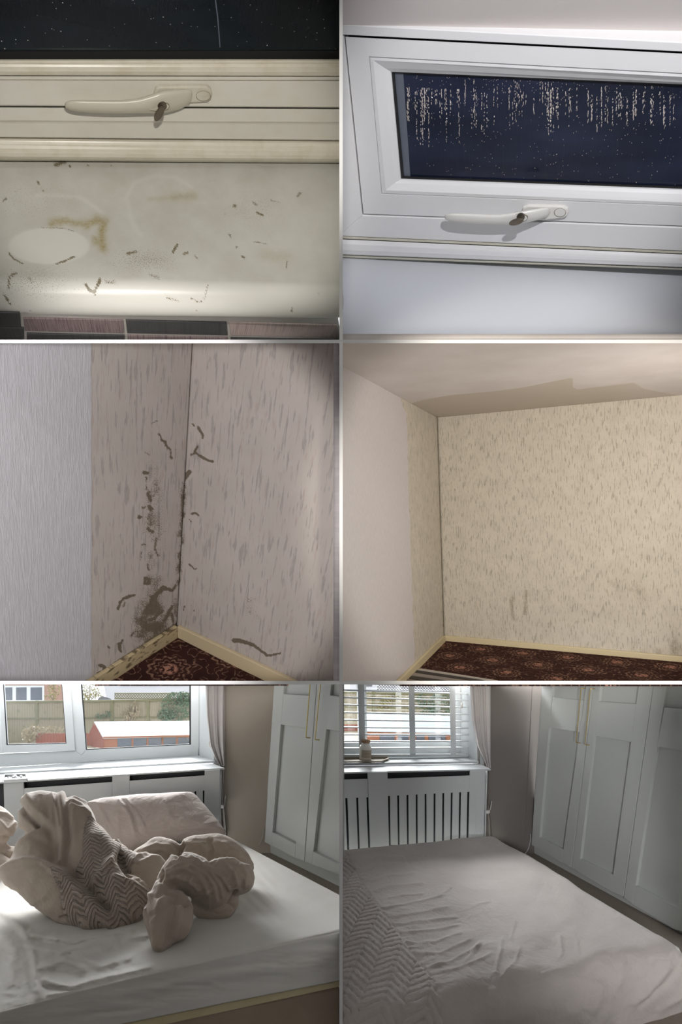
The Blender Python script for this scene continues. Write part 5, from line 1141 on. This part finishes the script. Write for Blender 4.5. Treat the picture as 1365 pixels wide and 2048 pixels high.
bar_handle(WE, (1163, 1376.5), (1153, 1485), 8.6, e1, top_return=True); bar_handle(WE, (1181.4, 1377.5), (1170.4, 1489), 9.2, e2, top_return=True)
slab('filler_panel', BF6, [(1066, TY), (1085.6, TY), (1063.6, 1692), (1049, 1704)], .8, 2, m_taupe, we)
slab('plinth', WE, [(1063, 1690), (EX, wb_(EX)), (EX, wb_(EX)+40), (1063, 1730)], -9, 2, m_ward, we)
FL6 = hor6(WE.hit(1100, 1724, -7))
tag(slab('floor_bedroom', FL6, [(1000, 1680), (1052, 1694), (EX, wb_(EX)+3), (EX, 2230), (1000, 2230)], 0, 3, m_carp), kind='structure')
cb = thing('cable', FL6.hit(1050, 1706), 'thin white cable running down the corner beside the made bed', 'cable')
tube('wire', catmull([BF6.hit(1062, 1668, 2), BF6.hit(1061, 1684, 3), BF6.hit(1055, 1702, 4), BF6.hit(1045, 1712, 6)], 5), .7*k6, m_white, cb, ns=6)

# ---- made bed: duvet laid flat, hanging over the foot and the far side
BQ = hor6(RD.hit(960, 1664, 10))
cR, cF, cH = BQ.hit(1338, 1880), BQ.hit(868, 1980), BQ.hit(985, 1671)
e_f = cF-cR; Lf = np.linalg.norm(e_f); e_f = e_f/Lf            # along the foot, to the left
e_r = cH-cR; Lr = np.linalg.norm(e_r); e_r = e_r/Lr            # along the side, to the head
o_f = nz(np.cross(e_f, U6)); o_f = o_f if np.dot(o_f, e_r) < 0 else -o_f      # outwards over the foot
o_r = nz(np.cross(e_r, U6)); o_r = o_r if np.dot(o_r, e_f) < 0 else -o_r      # outwards over the side
rr = .17; dropF = .60; dropR = .55
n1, n2 = 520, 420
s_ = np.concatenate([np.linspace(-dropR, 0, 70, endpoint=False), np.linspace(0, Lf*2.35, n1-70)])
t_ = np.concatenate([np.linspace(-dropF, 0, 90, endpoint=False), np.linspace(0, Lr*1.04, n2-90)])
Sg, Tg = np.meshgrid(s_, t_)
ps = np.maximum(Sg, 0); pt = np.maximum(Tg, 0); ds_ = np.maximum(-Sg, 0); dt = np.maximum(-Tg, 0)
dd = np.hypot(ds_, dt)+1e-9
outv = (o_r[None, None]*(ds_/dd)[..., None]+o_f[None, None]*(dt/dd)[..., None])
arc_ = dd < rr*math.pi/2
hz = np.where(arc_, rr*np.sin(np.minimum(dd/rr, math.pi/2)), rr+(dd-rr*math.pi/2)*.05)
dz = np.where(arc_, rr*(1-np.cos(np.minimum(dd/rr, math.pi/2))), rr+(dd-rr*math.pi/2))
V = cR+e_f*(ps+rr)[..., None]*1.0+e_r*(pt+rr)[..., None]*1.0-e_f*rr*0-(e_f+e_r)*0+outv*hz[..., None]-U6*dz[..., None]
V = V-(e_f+e_r)*rr*.75
# head edge rolls down a little, and the far left sinks
V = V-U6*(.10*sstep(pt, Lr*.97, Lr*1.04))[..., None]
shp = V.shape
px_, py_ = project(V)
sx = np.interp(py_, [1640, 1700, 1775, 1840, 1910, 1960, 2001, 2048, 2100], [672, 686, 731, 781, 831, 866, 880, 890, 893])     # seam of the quilted panel
dist = px_-sx
def z8(P): return [(680+x/1.993, 1640+y/1.993) for x, y in P]
puff = (fbm(px_/90, py_/60, 81, 3)-.5)*.06
wr = np.zeros(px_.shape)
for P, w_, a_ in [([(20, 110), (130, 92), (230, 85)], 7, 1.6), ([(40, 140), (140, 118), (260, 115)], 7, 1.4), ([(55, 185), (150, 150), (250, 150)], 8, 1.8), ([(80, 225), (160, 185), (260, 170)], 8, 1.8), ([(95, 250), (200, 215), (300, 210)], 6, 1.2), ([(120, 285), (200, 255), (330, 250)], 6, 1.0), ([(140, 315), (240, 295), (330, 290)], 6, 1.0), ([(170, 350), (260, 330), (420, 300)], 5, 1.0), ([(190, 385), (300, 365), (430, 345)], 6, .9), ([(215, 410), (330, 395), (460, 380)], 6, 1.0), ([(240, 440), (380, 430), (470, 410)], 6, 1.0), ([(265, 480), (380, 480), (480, 450)], 7, 1.1), ([(300, 520), (400, 530), (520, 480)], 7, 1.0), ([(340, 580), (440, 570), (560, 500)], 7, 1.1), ([(360, 610), (470, 600), (600, 540)], 7, .9),
    ([(650, 480), (640, 540), (620, 605)], 7, 1.2), ([(700, 410), (680, 480)], 6, .7), ([(720, 520), (700, 570), (650, 620)], 6, .9), ([(560, 490), (500, 570)], 6, .8), ([(880, 470), (885, 530)], 7, 1.0), ([(800, 270), (860, 285)], 10, -.8), ([(945, 480), (950, 530)], 6, .6), ([(400, 300), (440, 270)], 5, .7), ([(530, 340), (600, 330)], 5, .5), ([(1180, 730), (1240, 690), (1300, 600), (1320, 520)], 16, 2.0), ([(1200, 740), (1300, 660), (1365, 570)], 14, -2.0), ([(1100, 700), (1130, 620), (1110, 540)], 18, 1.2), ([(1280, 760), (1365, 700)], 14, 1.8), ([(1010, 760), (1050, 660)], 18, 1.0), ([(1250, 560), (1230, 640)], 12, -1.0)]:
    wr += a_*np.exp(-(seg_dist(px_, py_, z8(P))/(w_/1.993))**2)
gather = np.sin((py_+.25*px_)/3.1+fbm(px_/40, py_/12, 83)*9)*np.exp(-np.maximum(dist, 0)/28.0)*(dist > 0)*sstep(py_, 2010, 1930)
fine_ = (fbm((px_+py_)/16, (py_-.4*px_)/5, 85, 3)-.5)*1.5*np.exp(-np.maximum(dist, 0)/120.0)*(dist > 0)
qs = sstep(-dist, 0, 3)
# herringbone in bed units
qa = (ps+(-Sg*(Sg < 0)))*0+Sg; qb = Tg
ch = chevron(qa/k6, qb/k6, 0, 0, .60, 46, 13.5, 1.0)
crumple = (fbm(px_/5, py_/4, 87, 2)-.5)*1.0
disp = puff/k6*1.0+wr*1.7+gather*1.3+fine_*.7+qs*((ch-.6)*4.6+crumple*1.6)-1.6*np.exp(-(dist/1.6)**2)
Vd = V.reshape(-1, 3)
gx = np.gradient(V, axis=1); gy = np.gradient(V, axis=0); Nn = np.cross(gx, gy); Nn = Nn/(np.linalg.norm(Nn, axis=-1, keepdims=True)+1e-12)
if np.dot(Nn[n2-20, n1//2], U6) < 0: Nn = -Nn
V = V+Nn*(disp*k6*.8)[..., None]
# hem lifts where it is gathered at the corner
o = mk('duvet', V.reshape(-1, 3), grid_faces(len(t_), len(s_)), m_duvet2, smooth=True)
clip(o, (.0095, 0, 0), (-1, 0, 0))
o.data.polygons.foreach_set('use_smooth', np.ones(len(o.data.polygons), bool))
sm = o.modifiers.new('thickness', 'SOLIDIFY'); sm.thickness = .012; sm.offset = -1
tag(o, 'smooth greige duvet spread flat over the made bed, herringbone quilting at the left', 'duvet')
bd = thing('bed', cR-U6*.9, 'pale divan bed showing under the hem of the spread duvet', 'bed')
m_div2 = cloth('pale_olive_divan_fabric', (.42, .39, .31), (.46, .43, .35))
inn = -.05
fo = cR-o_f*inn-o_r*inn
Pq = [fo, fo+e_f*Lf*2.2, fo+e_f*Lf*2.2+e_r*Lr*.95, fo+e_r*Lr*.95]
b_ = prism('divan_base', [p-U6*.16 for p in Pq], -U6*.95, m_div2, bd, .02); clip(b_, (.0095, 0, 0), (-1, 0, 0))
b_ = prism('mattress', [p-U6*.03 for p in Pq], -U6*.13, m_sheet, bd, .02); clip(b_, (.0095, 0, 0), (-1, 0, 0))

# ---- garden outside this window
HF = Pl(at(800, 1430, 13.0), u6, U6, 13.0/F); HS = Pl(at(800, 1465, 10.5), u6, U6, 10.5/F); HH = Pl(at(800, 1385, 19.0), u6, U6, 19.0/F)
fn = thing('garden_fence', HF.hit(800, 1480), 'weathered garden fence with a trellis top seen through the blind', 'fence')
boards('boards', HF, 640, 960, 1384, 1480, 5.4, m_fence, fn, .02)
slab('top_rail', HF, [(640, 1382), (960, 1389), (960, 1392), (640, 1385.4)], 2, 3, m_rail, fn); slab('middle_rail', HF, [(640, 1412), (960, 1418), (960, 1421), (640, 1415)], 2, 2, m_rail, fn)
for x_ in (668, 748, 828, 902): slab('post', HF, [(x_-2.4, 1382), (x_+2.4, 1382), (x_+2.4, 1480), (x_-2.4, 1480)], 3, 3, m_rail, fn)
trellis('trellis', HF, 755, 960, 1369, 1383, 5.6, m_slate, fn)
sd = thing('garden_shed', HS.hit(800, 1485), 'garden shed with a pale roof and dark windows behind the blind', 'shed')
HB = HS.off(-46)
prism('roof', [HS.hit(730, 1461, 3), HS.hit(960, 1466, 3), HB.hit(960, 1433), HB.hit(729, 1427)], -U6*2.0*HS.k, m_roofw, sd)
slab('wall', HS, [(732, 1460), (960, 1465), (960, 1482), (732, 1482)], 0, 3, m_shed, sd)
for a_, b_ in ((760, 790), (797, 818), (833, 850), (858, 892)): slab('window', HS, [(a_, 1467), (b_, 1468), (b_, 1480), (a_, 1480)], .8, 1, m_swin, sd)
HR = Pl(at(700, 1460, 11.5), u6, U6, 11.5/F)
rf = thing('low_red_fence', HR.hit(700, 1480), 'low red-stained board fence at the left end of the blind', 'fence'); boards('boards', HR, 650, 722, 1449, 1480, 6.0, m_red, rf); slab('rail', HR, [(650, 1470), (722, 1470), (722, 1472), (650, 1472)], -1.5, 1, m_red, rf)
hw = thing('white_house', HH.hit(760, 1395, 0), 'white house above the fence, seen between the top blind slats', 'house')
slab('wall', HH, [(700, 1330), (960, 1330), (960, 1410), (700, 1410)], 0, 8, m_render, hw); slab('roof_edge', HH, [(716, 1368), (745, 1368), (745, 1373), (716, 1373)], 2, 2, m_slate, hw)
bush('yellow_bush', HF.off(5), [(775, 1402, 14, 12), (790, 1394, 10, 10), (762, 1412, 10, 8)], 260, 2.4, m_ly, 'yellow-green bush on the fence behind the middle of the blind', 'bush', 12)
bush('ivy', HF.off(6), [(880, 1410, 24, 24), (858, 1420, 18, 14), (845, 1400, 12, 12)], 800, 2.6, m_lg, 'dark green ivy on the fence behind the right side of the blind', 'ivy', 13)
HG = Pl(HS.hit(800, 1486), u6, -n6, HS.k)
tag(slab('ground_garden', HG, [(600, 1492), (1000, 1492), (1000, 1462), (600, 1462)], 0, 4, m_soil), kind='structure')
